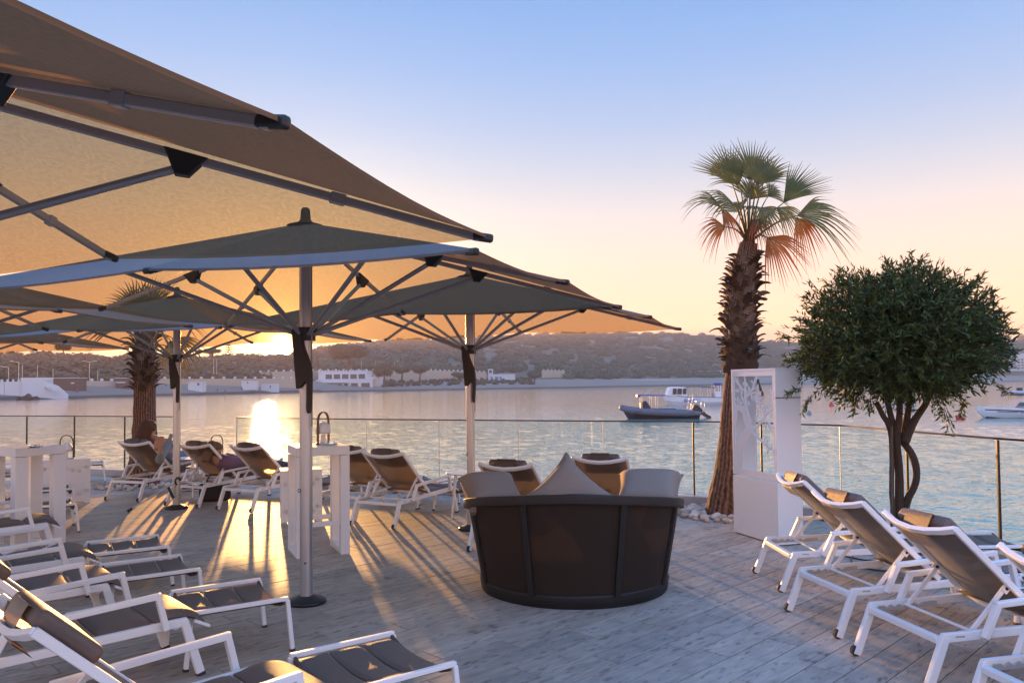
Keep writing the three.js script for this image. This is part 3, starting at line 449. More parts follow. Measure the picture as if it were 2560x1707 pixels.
// the round sofa, seen from behind
{
  const t = thing('round_sofa', 'round black mesh sofa with a dark frame, seen from behind', 'sofa', [0.475, 0, -6.42], THREE.MathUtils.degToRad(-4));
  M.sofaFrame = std({ color: lin(0.01, 0.009, 0.0085), roughness: 0.55 });
  M.sofaMesh = phy({ color: lin(0.048, 0.031, 0.021), roughness: 0.7, map: rep(tWeaveCol, 10, 10), bumpMap: rep(tWeave, 10, 10), bumpScale: 0.0008, specularIntensity: 0.4, transmission: 0.2, thickness: 0, side: THREE.DoubleSide });
  M.seatCloth = std({ color: lin(0.3, 0.25, 0.2), roughness: 0.9, map: rep(tWeaveCol, 10, 10) });
  const rimY = (a) => 0.83 - 0.235 * Math.pow(Math.abs(a) / (Math.PI * 0.62), 1.6), R = (y) => 0.735 + (0.88 - 0.735) * (y / 0.82), A0 = Math.PI * 0.62;
  const pt = (a, y, r = R(y)) => V(Math.sin(a) * r, y, Math.cos(a) * r);
  part(t, 'base_ring', new THREE.LatheGeometry([[0.70, 0.0], [0.738, 0.0], [0.752, 0.085], [0.742, 0.1], [0.70, 0.1]].map((p) => new THREE.Vector2(...p)), 72), M.sofaFrame);
  const q = [...Array(45)].map((_, i) => { const a = -A0 + (i / 44) * 2 * A0; return pt(a, rimY(a) - 0.03); });
  const prof = [[-0.02, -0.034], [0.02, -0.034], [0.025, -0.028], [0.025, 0.028], [0.02, 0.034], [-0.02, 0.034], [-0.025, 0.028], [-0.025, -0.028], [-0.02, -0.034]];
  part(t, 'top_rail', mg([grid(60, 8, (u, v) => { const a = -A0 + u * 2 * A0, [o, h] = prof[Math.round(v * 8)], y = rimY(a) - 0.03; return pt(a, y + h, R(y) + o); })]), M.sofaFrame);
  const marks = [-A0, -1.12, -0.42, 0.42, 1.12, A0];
  for (let k = 0; k < 5; k++) part(t, 'mesh_panel', grid(12, 10, (u, v) => { const a = marks[k] + (marks[k + 1] - marks[k]) * u; return pt(a, 0.09 + (rimY(a) - 0.13) * v, R(0.09 + (rimY(a) - 0.13) * v) - 0.012); }, [0.7, 0.7]), M.sofaMesh);
  for (const a of marks) part(t, 'post', bar(pt(a, 0.08), pt(a, rimY(a) - 0.05), 0.045, 0.028, 0.006, V(Math.sin(a), 0, Math.cos(a))), M.sofaFrame);
  part(t, 'seat_deck', new THREE.CylinderGeometry(0.7, 0.69, 0.04, 56).translate(0, 0.2, 0), M.sofaFrame);
  part(t, 'seat_cushion', new THREE.LatheGeometry([[0, 0.225], [0.66, 0.225], [0.695, 0.25], [0.70, 0.31], [0.66, 0.355], [0.5, 0.37], [0, 0.372]].map((p) => new THREE.Vector2(...p)), 56), M.seatCloth);
  const pillow = (w, th) => { const f = (s) => (u, v) => { const a = 2 * u - 1, b = 2 * v - 1, e = Math.pow(Math.max(0, 1 - a ** 4), 0.5) * Math.pow(Math.max(0, 1 - b ** 4), 0.5), pin = 1 - 0.14 * (1 - a * a) * b * b, pin2 = 1 - 0.14 * (1 - b * b) * a * a; return V(a * w * 0.5 * pin2, b * w * 0.5 * pin, s * th * 0.5 * e * (1 + 0.08 * fbm(a * 2, b * 2, 4 + s))); }; return mg([grid(18, 18, f(1), [w * 10, w * 10]), grid(18, 18, (u, v) => f(-1)(1 - u, v), [w * 10, w * 10])]); };
  M.pillow = std({ color: lin(0.36, 0.285, 0.225), roughness: 0.92, map: rep(tWeaveCol, 1, 1), bumpMap: rep(tWeave, 1, 1), bumpScale: 0.0006 });
  const put = (px, py, d, spin, yaw, tilt, w, th, label) => { const g = thing('scatter_cushion', label, 'cushion', at(px, py, d), 0, 'beige cushions on the round sofa'); g.rotation.set(tilt, yaw, spin, 'YXZ'); part(g, 'cover', pillow(w, th), M.pillow); const n = 40, P = [...Array(n)].map((_, i) => { const k = (i / n) * 4, s = Math.floor(k), f = 2 * (k - s) - 1, b = 1 - 0.14 * (1 - f * f); const [x, y] = s === 0 ? [f, b] : s === 1 ? [b, -f] : s === 2 ? [-f, -b] : [-b, f]; return V(x * w * 0.5, y * w * 0.5, 0); }); part(g, 'piping', new THREE.TubeGeometry(new THREE.CatmullRomCurve3(P, true), 120, 0.004, 5, true), M.pillow); };
  put(1230, 1236, 6.3, -0.05, 0.35, -1.08, 0.46, 0.27, 'beige cushion at the left end of the round sofa');
  put(1422, 1246, 6.05, 0.78, 0.05, -0.42, 0.52, 0.24, 'beige cushion standing on its corner in the middle of the round sofa');
  put(1622, 1233, 6.28, 0.04, -0.3, -1.08, 0.52, 0.27, 'beige cushion at the right end of the round sofa');
}
// the white column with the tree cut into its upper front
{
  const A = V(2.345, 0, -8.52), B = V(2.572, 0, -7.774), t = thing('display_column', 'tall white column with a tree cut out of its upper front', 'column', A.clone().add(B).multiplyScalar(0.5));
  const W = A.distanceTo(B), D = 0.285, H = 1.731, S = 0.62; t.rotation.y = Math.atan2(A.z - B.z, B.x - A.x) ; // local x from A to B, +z out of the front
  const px = (c, y) => [(c / 100 - 0.5) * W, y]; // c: percent across the front
  part(t, 'plinth', mg([box(W - 0.004, S - 0.02, D, 0.003).translate(0, S / 2, -D / 2)]), M.whitePanel);
  part(t, 'foot', box(W - 0.04, 0.02, D - 0.04, 0.002).translate(0, 0.0095, -D / 2), M.black);
  part(t, 'side_wall', box(0.02, H - S - 0.004, D, 0.002).translate(W / 2 - 0.012, (H + S) / 2, -D / 2), M.whitePanel);
  part(t, 'side_wall', box(0.02, H - S - 0.004, D, 0.002).translate(-W / 2 + 0.012, (H + S) / 2, -D / 2), M.whitePanel);
  part(t, 'cap', box(W, 0.02, D, 0.002).translate(0, H - 0.01, -D / 2), M.whitePanel);
  const fr = part(t, 'front_frame', mg([box(W - 0.046, 0.055, 0.012, 0.001).translate(0, H - 0.048, -0.007), box(W - 0.046, 0.07, 0.012, 0.001).translate(0, S + 0.037, -0.007), box(0.034, H - S - 0.15, 0.012, 0.001).translate(-W / 2 + 0.04, (H + S) / 2 + 0.01, -0.007), box(0.03, H - S - 0.15, 0.012, 0.001).translate(W / 2 - 0.038, (H + S) / 2 + 0.01, -0.007)]), M.whitePanel);
  let zz = 0; const flatOf = (shape) => new THREE.ExtrudeGeometry(shape, { depth: 0.006 + (zz = (zz + 0.00037) % 0.003), bevelEnabled: false, curveSegments: 6 }).translate(0, 0, -0.012 - zz * 0.4);
  const limb = (pts, w0, w1) => { const c = new THREE.CatmullRomCurve3(pts.map((p) => V(...px(...p), 0))), n = 22, L = [], R = []; for (let i = 0; i <= n; i++) { const p = c.getPoint(i / n), d = c.getTangent(i / n), w = (w0 + (w1 - w0) * (i / n)) / 2; L.push([p.x - d.y * w, p.y + d.x * w]); R.push([p.x + d.y * w, p.y - d.x * w]); } const s = new THREE.Shape(); s.moveTo(...L[0]); [...L.slice(1), ...R.reverse()].forEach((q) => s.lineTo(...q)); s.closePath(); return flatOf(s); };
  const leaf = (c, y, a, l = 0.075) => { const [x, yy] = px(c, y), s = new THREE.Shape(), ca = Math.cos(a), sa = Math.sin(a), P = (u, v) => [x + (ca * u - sa * v) * l, yy + (sa * u + ca * v) * l]; s.moveTo(...P(0, 0)); s.quadraticCurveTo(...P(0.45, 0.27), ...P(1, 0)); s.quadraticCurveTo(...P(0.45, -0.27), ...P(0, 0)); return flatOf(s); };
  const G = [limb([[6, 0.64], [14, 0.74], [17, 0.9], [24, 1.0], [37, 1.08], [42, 1.16]], 0.15, 0.1), limb([[42, 1.14], [36, 1.27], [32, 1.4], [32, 1.55], [31, 1.69]], 0.062, 0.018), limb([[40, 1.1], [30, 1.2], [26, 1.3], [12, 1.33], [3, 1.29]], 0.05, 0.075), limb([[3, 1.34], [9, 1.25], [4, 1.1], [3, 0.9]], 0.07, 0.03),
    limb([[40, 1.12], [55, 1.14], [70, 1.22], [82, 1.3], [97, 1.33]], 0.045, 0.02), limb([[44, 1.1], [60, 1.03], [78, 0.96], [98, 0.9]], 0.035, 0.016), limb([[66, 1.19], [80, 1.2], [94, 1.12]], 0.022, 0.012), limb([[34, 1.44], [46, 1.5], [54, 1.6], [58, 1.69]], 0.028, 0.016), limb([[32, 1.45], [44, 1.47], [56, 1.49], [64, 1.42], [70, 1.42]], 0.02, 0.01), limb([[32, 1.52], [22, 1.53], [16, 1.58], [15, 1.69]], 0.02, 0.012), limb([[24, 1.54], [12, 1.6], [3, 1.6]], 0.016, 0.012), limb([[74, 1.25], [70, 1.32], [62, 1.36], [62, 1.45]], 0.018, 0.01), limb([[86, 1.31], [90, 1.39], [92, 1.47]], 0.014, 0.009), limb([[60, 1.69], [56, 1.6]], 0.018, 0.018)];
  const tips = [[32, 1.66, 2.4], [32, 1.66, 0.6], [33, 1.6, -0.9], [32, 1.55, 0.4], [32, 1.55, 2.3], [33, 1.53, -1.2], [31, 1.44, -2.2], [30, 1.4, -2.6], [36, 1.4, -0.8], [40, 1.47, 1.5], [44, 1.5, 2.2], [48, 1.52, 0.2], [52, 1.58, 2.6], [54, 1.62, 0.3], [56, 1.66, 0.7], [57, 1.66, 2.5], [59, 1.68, -0.3], [46, 1.47, -1.3], [52, 1.47, -1.4], [58, 1.5, 1.2], [64, 1.42, 1.2], [66, 1.42, 0.5], [18, 1.56, 2.6], [15, 1.6, 2.4], [20, 1.53, -2.3], [22, 1.53, -1.4], [26, 1.53, -1.8], [10, 1.61, 1.6], [16, 1.52, 3.4], [18, 1.49, 2.9], [22, 1.46, -1.0], [14, 1.36, 1.6], [18, 1.36, 1.2], [22, 1.34, 1.9], [26, 1.32, 1.0], [29, 1.29, 0.3], [8, 1.36, 2.0], [12, 1.37, 1.4], [62, 1.37, 2.5], [66, 1.35, 1.0], [70, 1.33, 0.5], [71, 1.29, 2.8], [76, 1.29, 1.7], [84, 1.32, 2.4], [88, 1.35, 2.6], [90, 1.4, 0.4], [91, 1.42, 2.7], [92, 1.46, 1.1], [92, 1.46, 2.2], [86, 1.31, -1.2], [76, 1.2, -1.6], [80, 1.19, -0.9], [84, 1.18, -1.3], [90, 1.14, 0.9], [78, 0.96, 1.4], [82, 0.95, -1.9], [88, 0.93, 1.6], [92, 0.92, -1.6], [72, 0.99, 1.2], [36, 1.22, -0.2], [55, 1.2, 1.7], [58, 1.24, 1.3], [62, 1.45, 0.9], [64, 1.38, 0.1], [4, 1.47, 0.8], [4, 1.45, -0.8]];
  for (const [c, y, a] of tips) G.push(leaf(c, y, a, 0.065 + 0.02 * rnd()));
  part(fr, 'tree_cutout', mg(G), M.whitePanel);
  part(t, 'strap', box(0.004, 0.008, D + 0.012, 0.001).translate(W / 2 + 0.001, 1.44, -D / 2), M.bronze);
}
{ // cable on the floor behind the column
  const p = [[3.0, -7.3], [3.15, -7.1], [3.35, -7.15], [3.3, -7.35], [3.1, -7.32], [2.95, -6.9], [3.15, -6.7], [3.4, -6.85]].map(([x, z]) => V(x, 0.007, z));
  solo('cable', tube(p, 0.006, 60, 6), M.black, 'black cable coiled on the floor right of the white column', 'cable');
}
{ // crutch at the foot of the mast
  const t = thing('crutch', 'grey forearm crutch leaning on the mast by the reading woman', 'crutch');
  const a = V(-4.99, 0.012, -10.33), b = V(-4.44, 0.36, -10.52), d = b.clone().sub(a).normalize();
  part(t, 'shaft', mg([rod(a.clone().addScaledVector(d, 0.05), a.clone().lerp(b, 0.45), 0.009, 0.009, 8), rod(a.clone().lerp(b, 0.4), b, 0.0125, 0.0125, 8)]), M.alu);
  part(t, 'tip', rod(a, a.clone().addScaledVector(d, 0.07), 0.019, 0.014, 10), M.rubber);
  const k = a.clone().lerp(b, 0.83); part(t, 'grip', rod(k, k.clone().add(V(0.07, -0.15, 0.0)), 0.016, 0.019, 10), M.black);
  part(t, 'cuff', new THREE.TorusGeometry(0.045, 0.012, 6, 14, 4.4).rotateY(1.2).translate(b.x + 0.02, b.y + 0.01, b.z), M.black);
}
{ // bag under the chair, shoes by the palm
  const t = thing('bag', 'dark bag on the floor under the chair of the person in purple', 'bag', [-4.22, 0, -11.3], 0.3);
  part(t, 'sack', boxUV(box(0.42, 0.26, 0.22, 0.06, 4), 8).translate(0, 0.131, 0), std({ color: lin(0.03, 0.025, 0.025), roughness: 0.85, bumpMap: rep(tGrain, 1, 1), bumpScale: 0.004 }));
  part(t, 'handle', tube([V(-0.12, 0.25, 0.03), V(-0.06, 0.36, 0.04), V(0.06, 0.36, 0.04), V(0.12, 0.25, 0.03)], 0.01, 16, 6), M.black);
  const shoe = (pos, turn, label) => { const s = thing('shoe', label, 'shoe', pos, turn, 'pair of dark shoes on the floor'); part(s, 'upper', new THREE.SphereGeometry(1, 14, 8, 0, 6.2832, 0, 1.5708).scale(0.13, 0.07, 0.045).translate(0, 0.02, 0), M.black); part(s, 'sole', box(0.265, 0.018, 0.092, 0.008, 2).translate(0, 0.0105, 0), M.white); };
  shoe([-5.05, 0, -12.5], 0.5, 'dark shoe by the stones of the left palm, left of its pair'); shoe([-4.85, 0, -12.42], 0.25, 'dark shoe by the stones of the left palm, right of its pair');
}
// ---------------------------------------------------------------- palms and the clipped tree
const tBark = tex(256, 256, (x, y) => { const f = Math.sin((x / 256) * Math.PI * 2 * 14 + 2.5 * per(x, y, 256, 256, 8)) * 0.5 + 0.5, n = per(x, y, 256, 256, 40); const v = 96 + f * 70 + n * 60 + (rnd() - 0.5) * 30; return [clamp8(v * 1.0), clamp8(v * 0.86), clamp8(v * 0.74)]; });
const turned = (t, a, b) => { const c = rep(t, a, b); c.rotation = Math.PI / 2; return c; };
const tBarkB = tex(256, 256, (x, y) => clamp8(110 + (Math.sin((x / 256) * Math.PI * 2 * 14 + 2.5 * per(x, y, 256, 256, 8)) * 0.5 + 0.5) * 90 + per(x, y, 256, 256, 40) * 70), false);
M.palmTrunk = std({ color: lin(0.6, 0.42, 0.32), roughness: 0.95, map: turned(tBark, 2, 2), bumpMap: turned(tBarkB, 2, 2), bumpScale: 0.02 });
M.bootA = std({ color: lin(0.55, 0.44, 0.36), roughness: 0.85, map: rep(tBark, 0.4, 0.4) });
M.bootB = std({ color: lin(0.85, 0.76, 0.7), roughness: 0.8, map: rep(tBark, 0.4, 0.4) });
M.bootC = std({ color: lin(0.28, 0.18, 0.12), roughness: 0.95, map: rep(tBark, 0.4, 0.4) });
M.frond = phy({ color: lin(0.085, 0.095, 0.022), roughness: 0.62, specularIntensity: 0.5, transmission: 0.35, thickness: 0, vertexColors: true, side: THREE.DoubleSide });
M.petiole = std({ color: lin(0.11, 0.085, 0.03), roughness: 0.6 });
M.fibre = std({ color: lin(0.13, 0.075, 0.045), roughness: 1, bumpMap: rep(tBarkB, 6, 6), bumpScale: 0.02 });
function bootGeo(l, w, bend, seedN) { // a cut leaf base: flat, curved outward, along +y then out to +z
  return grid(7, 3, (u, v) => { const ww = w * (1 - 0.45 * u) * (0.5 - v), a = bend * u, c = 1 - (2 * v - 1) ** 2; return V(ww, l * (Math.sin(a) / bend), l * ((1 - Math.cos(a)) / bend) + 0.018 * c + 0.008 * fbm(u * 4, v * 3, seedN)); });
}
const bootGeos = [bootGeo(0.22, 0.11, 1.5, 1), bootGeo(0.18, 0.12, 1.0, 2), bootGeo(0.26, 0.09, 1.9, 3), bootGeo(0.15, 0.13, 0.7, 4)].map((g) => { const b = g.clone(); b.translate(0, 0, -0.012); const inv = b.index.array; for (let i = 0; i < inv.length; i += 3) { const k = inv[i]; inv[i] = inv[i + 1]; inv[i + 1] = k; } b.computeVertexNormals(); return mg([g, b]); });
function boots(t, centre, r, y0, y1, n, dry) { // stubs set round the trunk in a spiral
  for (let i = 0; i < n; i++) {
    const k = i / (n - 1), y = y0 + (y1 - y0) * k, c = centre(y), a = i * 2.39996 + rr(-0.2, 0.2), R = r(y);
    const m = part(t, 'leaf_base', bootGeos[Math.floor(rnd() * 4)], k < dry ? (rnd() < 0.5 ? M.bootC : M.bootA) : rnd() < 0.35 ? M.bootB : rnd() < 0.6 ? M.bootA : M.bootC);
    m.position.set(c.x + Math.sin(a) * R, y, c.z + Math.cos(a) * R); m.rotation.set(rr(0.15, 0.5), a, rr(-0.45, 0.45), 'YXZ'); m.scale.setScalar(rr(0.6, 1.05));
  }
}
function fan(root, dir, radius, spread, droop, n, dead, facing) { // fan leaf: blades from root around dir
  const P = [], C = [], I = [], side = dir.clone().cross(facing).normalize(), fc = side.clone().cross(dir).normalize();
  const g1 = [1.0, 1.0, 1.0], rd = [4.4, 1.15, 1.2], ad = [2.9, 1.8, 1.6];
  for (let i = 0; i < n; i++) {
    const a = ((i + 0.5) / n - 0.5) * spread, len = radius * (0.86 + 0.14 * Math.cos(a)) * rr(0.9, 1.07), d = dir.clone().multiplyScalar(Math.cos(a)).addScaledVector(side, Math.sin(a)), ac = d.clone().cross(fc).normalize(), fold = (i % 2 ? 1 : -1);
    const segs = 8, w0 = (radius * 0.5 * spread) / n, b = P.length / 3, dr = droop * rr(0.7, 1.5), tw = rr(-0.2, 0.2);
    for (let k = 0; k <= segs; k++) {
      const u = k / segs, joined = Math.min(1, u / 0.42), w = u < 0.42 ? Math.max(0.002, ((u * radius * spread) / n) * 0.54) : w0 * 0.54 * (1 - (u - 0.42) / 0.58) + 0.001;
      const p = root.clone().addScaledVector(d, len * u).addScaledVector(fc, 0.05 * radius * Math.cos(a * 1.4) * Math.sin(Math.PI * Math.min(1, u * 1.3)) + tw * Math.max(0, u - 0.45) * 0.14 * radius);
      p.y -= dr * radius * Math.pow(Math.max(0, u - 0.35), 2) * 1.6;
      const f = fc.clone().multiplyScalar(0.18 * w * fold);
      const q = [p.clone().addScaledVector(ac, -w).add(f), p.clone().sub(f.clone().multiplyScalar(1)), p.clone().addScaledVector(ac, w).add(f)];
      q.forEach((s) => P.push(s.x, s.y, s.z));
      const dd = THREE.MathUtils.clamp(dead + (u - 0.62) * 0.9 + rr(-0.12, 0.12) + Math.max(0, Math.abs(a) / spread - 0.33) * 1.4, 0, 1), tint = dead > 0.7 ? rd : ad;
      for (let m = 0; m < 3; m++) C.push(g1[0] + (tint[0] - g1[0]) * dd, g1[1] + (tint[1] - g1[1]) * dd, g1[2] + (tint[2] - g1[2]) * dd);
    }
    for (let k = 0; k < segs; k++) for (let m = 0; m < 2; m++) { const o = b + k * 3 + m; I.push(o, o + 3, o + 1, o + 1, o + 3, o + 4); }
  }
  const g = new THREE.BufferGeometry(); g.setAttribute('position', new THREE.Float32BufferAttribute(P, 3)); g.setAttribute('color', new THREE.Float32BufferAttribute(C, 3)); g.setAttribute('uv', new THREE.Float32BufferAttribute(new Float32Array((P.length / 3) * 2), 2)); g.setIndex(I); g.computeVertexNormals(); return g;
}
function frond(t, heart, root, tipDir, radius, spread, droop, n, dead, facing) {
  n = Math.round(n * 0.78);
  const mid = heart.clone().lerp(root, 0.55); mid.y += 0.06;
  const f = part(t, 'frond', fan(root, tipDir.clone().normalize(), radius, spread, droop, n, dead, facing), M.frond);
  part(f, 'petiole', taperTube([heart, mid, root, root.clone().addScaledVector(tipDir.clone().normalize(), radius * 0.15)], [0.02, 0.013, 0.009, 0.004], 12, 6), M.petiole);
}
{
  const t = thing('palm_tree', 'tall fan palm behind the white column', 'palm');
  const line = [[2.66, -0.05], [2.69, 0.3], [2.71, 0.62], [2.75, 1.377], [2.8, 1.83], [2.815, 2.3], [2.865, 2.9], [2.93, 3.3]].map(([x, y]) => V(x, y, -9.75));
  const c = new THREE.CatmullRomCurve3(line), at0 = (y) => { let k = 0; while (k < 1 && c.getPoint(k).y < y) k += 0.01; return c.getPoint(k); };
  part(t, 'trunk', taperTube(line, [0.33, 0.29, 0.235, 0.2, 0.185, 0.175, 0.165, 0.17, 0.165, 0.15, 0.14, 0.11], 70, 26, 0.09, 3.3), M.palmTrunk);
  part(t, 'fibre_collar', taperTube([at0(1.7), at0(1.95), at0(2.2)], [0.2, 0.21, 0.18], 18, 22, 0.35, 8), M.fibre);
  boots(t, at0, (y) => 0.165 - Math.max(0, y - 2.6) * 0.09, 1.78, 3.12, 190, 0.08);
  part(t, 'crown_shaft', taperTube([at0(2.95), at0(3.15), V(2.95, 3.42, -9.75)], [0.14, 0.11, 0.05], 14, 14, 0.3, 2), M.fibre);
  const H = V(2.93, 3.3, -9.75), Pp = (x, y, d = 9.75) => at(1660 + x / 2.489, 330 + y / 2.489, d), tow = V(0, 0.1, 1);
  // root of the fan, aim of its middle blade, reach
  const F = [
    [[520, 425, 9.35], [510, 250, 9.0], 0.42, 2.9, 0.85, 30, 0.2, V(0, 0.5, 1)],
    [[540, 300, 9.95], [480, 60, 10.1], 0.64, 2.0, 0.10, 36, 0.12, tow],
    [[420, 310, 9.85], [290, 90, 9.95], 0.58, 1.5, 0.12, 26, 0.2, tow],
    [[620, 320, 9.9], [720, 130, 10.0], 0.52, 1.4, 0.2, 24, 0.2, tow],
    [[745, 440, 9.7], [965, 215, 9.8], 0.70, 1.15, 0.10, 28, 0.1, V(-0.2, 0.35, 1)],
    [[830, 520, 9.6], [1130, 490, 9.5], 0.70, 1.7, 0.55, 34, 0.22, V(0.1, 0.6, 1)],
    [[820, 530, 9.65], [960, 720, 9.6], 0.44, 1.5, 0.7, 22, 0.9, V(0, 0.3, 1)],
    [[640, 655, 9.6], [800, 770, 9.45], 0.55, 1.9, 0.5, 30, 0.92, V(0, 0.4, 1)],
    [[365, 475, 9.7], [150, 350, 9.65], 0.58, 0.85, 0.6, 24, 0.35, V(0, 0.8, 1)],
    [[385, 590, 9.75], [225, 590, 9.65], 0.40, 1.7, 0.75, 24, 0.75, V(0, 0.5, 1)],
    [[360, 485, 9.6], [470, 660, 9.5], 0.36, 0.9, 0.5, 16, 0.85, V(0, 0.2, 1)],
    [[600, 470, 9.6], [720, 560, 9.5], 0.38, 2.0, 0.6, 22, 0.6, V(0, 0.5, 1)],
    [[560, 540, 9.6], [640, 620, 9.5], 0.3, 2.0, 0.7, 18, 0.95, V(0, 0.3, 1)],
    [[470, 500, 9.95], [380, 420, 10.2], 0.42, 1.8, 0.3, 20, 0.3, tow],
    [[650, 400, 10.1], [760, 330, 10.4], 0.45, 1.6, 0.3, 20, 0.3, tow],
    [[580, 330, 9.5], [640, 180, 9.6], 0.48, 1.9, 0.25, 26, 0.15, V(0, 0.35, 1)],
    [[470, 330, 9.6], [380, 190, 9.6], 0.46, 1.8, 0.3, 26, 0.2, V(0, 0.35, 1)],
    [[560, 480, 9.4], [610, 440, 8.9], 0.36, 2.6, 0.7, 26, 0.25, V(0, 0.6, 1)],
    [[700, 470, 9.6], [800, 520, 9.5], 0.42, 1.5, 0.6, 22, 0.55, V(0, 0.5, 1)],
    [[430, 440, 9.7], [300, 400, 9.6], 0.46, 1.4, 0.5, 22, 0.3, V(0, 0.6, 1)],
    [[540, 420, 10.1], [560, 250, 10.3], 0.5, 2.2, 0.15, 26, 0.2, tow],
  ];
  for (const [r, a, R, sp, dr, n, dead, fc] of F) { const root = Pp(...r); frond(t, H, root, Pp(...a).sub(root), R, sp, dr, n, dead, fc); }
  // an old dry leaf stalk hanging behind the column
  part(t, 'dry_stalk', taperTube([at(1893, 945, 9.6), at(1903, 975, 9.55), at(1908, 992, 9.5), at(1905, 1003, 9.5)], [0.02, 0.014, 0.018, 0.006], 12, 7), M.bootA);
}
{
  const t = thing('palm_tree', 'shaggy palm at the left behind the reading woman, its head under the parasols', 'palm');
  const line = [[-6.13, -0.05], [-6.1, 0.5], [-6.1, 1.07], [-6.1, 1.75], [-6.11, 2.2], [-6.1, 2.5]].map(([x, y]) => V(x, y, -13.2)), c = new THREE.CatmullRomCurve3(line), at0 = (y) => { let k = 0; while (k < 1 && c.getPoint(k).y < y) k += 0.01; return c.getPoint(k); };
  part(t, 'trunk', taperTube(line, [0.27, 0.24, 0.2, 0.18, 0.17, 0.165, 0.16, 0.12], 50, 24, 0.12, 7.7), M.palmTrunk);
  boots(t, at0, () => 0.16, 1.55, 2.55, 110, 0.5);
  const H = V(-6.1, 2.45, -13.2), Pp = (x, y, d) => at(x, y, d), tow = V(0, 0.2, 1);
  for (const [r, a, R, sp, dr, n, dead] of [[[430, 845, 12.9], [505, 905, 12.8], 0.62, 1.5, 0.5, 24, 0.7], [[425, 850, 13.1], [435, 930, 13.0], 0.5, 1.4, 0.4, 18, 0.6], [[385, 790, 13.3], [420, 710, 13.6], 0.7, 1.8, 0.2, 26, 0.3], [[345, 780, 13.2], [315, 690, 13.4], 0.75, 1.8, 0.2, 26, 0.3], [[300, 820, 13.1], [245, 800, 13.0], 0.6, 1.7, 0.5, 22, 0.4], [[370, 770, 13.6], [375, 680, 14.0], 0.75, 2.0, 0.1, 28, 0.3], [[430, 800, 13.2], [500, 770, 13.2], 0.6, 1.6, 0.5, 22, 0.4], [[320, 800, 13.6], [270, 740, 14], 0.65, 1.7, 0.3, 22, 0.3]]) { const root = Pp(...r); frond(t, H, root, Pp(...a).sub(root), R, sp, dr, n, dead, tow); }
}
{ // stones round the palm bases
  const geos = [0, 1, 2, 3, 4].map((s) => { const g = new THREE.IcosahedronGeometry(1, 2), p = g.attributes.position; for (let i = 0; i < p.count; i++) { const v = V(p.getX(i), p.getY(i), p.getZ(i)); v.multiplyScalar(1 + 0.35 * fbm(v.x * 1.1 + s * 9, v.y * 1.1, v.z * 1.1, 3)); p.setXYZ(i, v.x, v.y * 0.7, v.z); } g.computeVertexNormals(); return g; });
  const mats = [[0.5, 0.43, 0.35], [0.42, 0.36, 0.3], [0.6, 0.54, 0.47], [0.36, 0.29, 0.23]].map(([r, g, b]) => std({ color: lin(r, g, b), roughness: 0.85, bumpMap: rep(tGrain, 1, 1), bumpScale: 0.003 }));
  const ringOf = (x, z, r0, r1, n, label) => { const t = thing('stone_ring', label, 'stones', [x, 0, z]); const put = []; let tries = 0; while (put.length < n && tries++ < 4000) { const a = rr(0, 6.2832), r = Math.sqrt(rr(r0 * r0, r1 * r1)), s = rr(0.03, 0.058), p = [Math.sin(a) * r, Math.cos(a) * r]; if (put.some((q) => Math.hypot(q[0] - p[0], q[1] - p[1]) < (q[2] + s) * 0.85)) continue; put.push([...p, s]); const m = part(t, 'stone', geos[Math.floor(rnd() * 5)], mats[Math.floor(rnd() * 4)]); m.position.set(p[0], s * 0.55, p[1]); m.scale.setScalar(s); m.rotation.set(rr(-0.3, 0.3), rr(0, 6), rr(-0.3, 0.3)); } };
  ringOf(2.62, -9.68, 0.3, 0.66, 120, 'ring of beige stones round the foot of the palm by the column');
  ringOf(-6.13, -13.2, 0.28, 0.72, 90, 'ring of beige stones round the foot of the left palm');
}
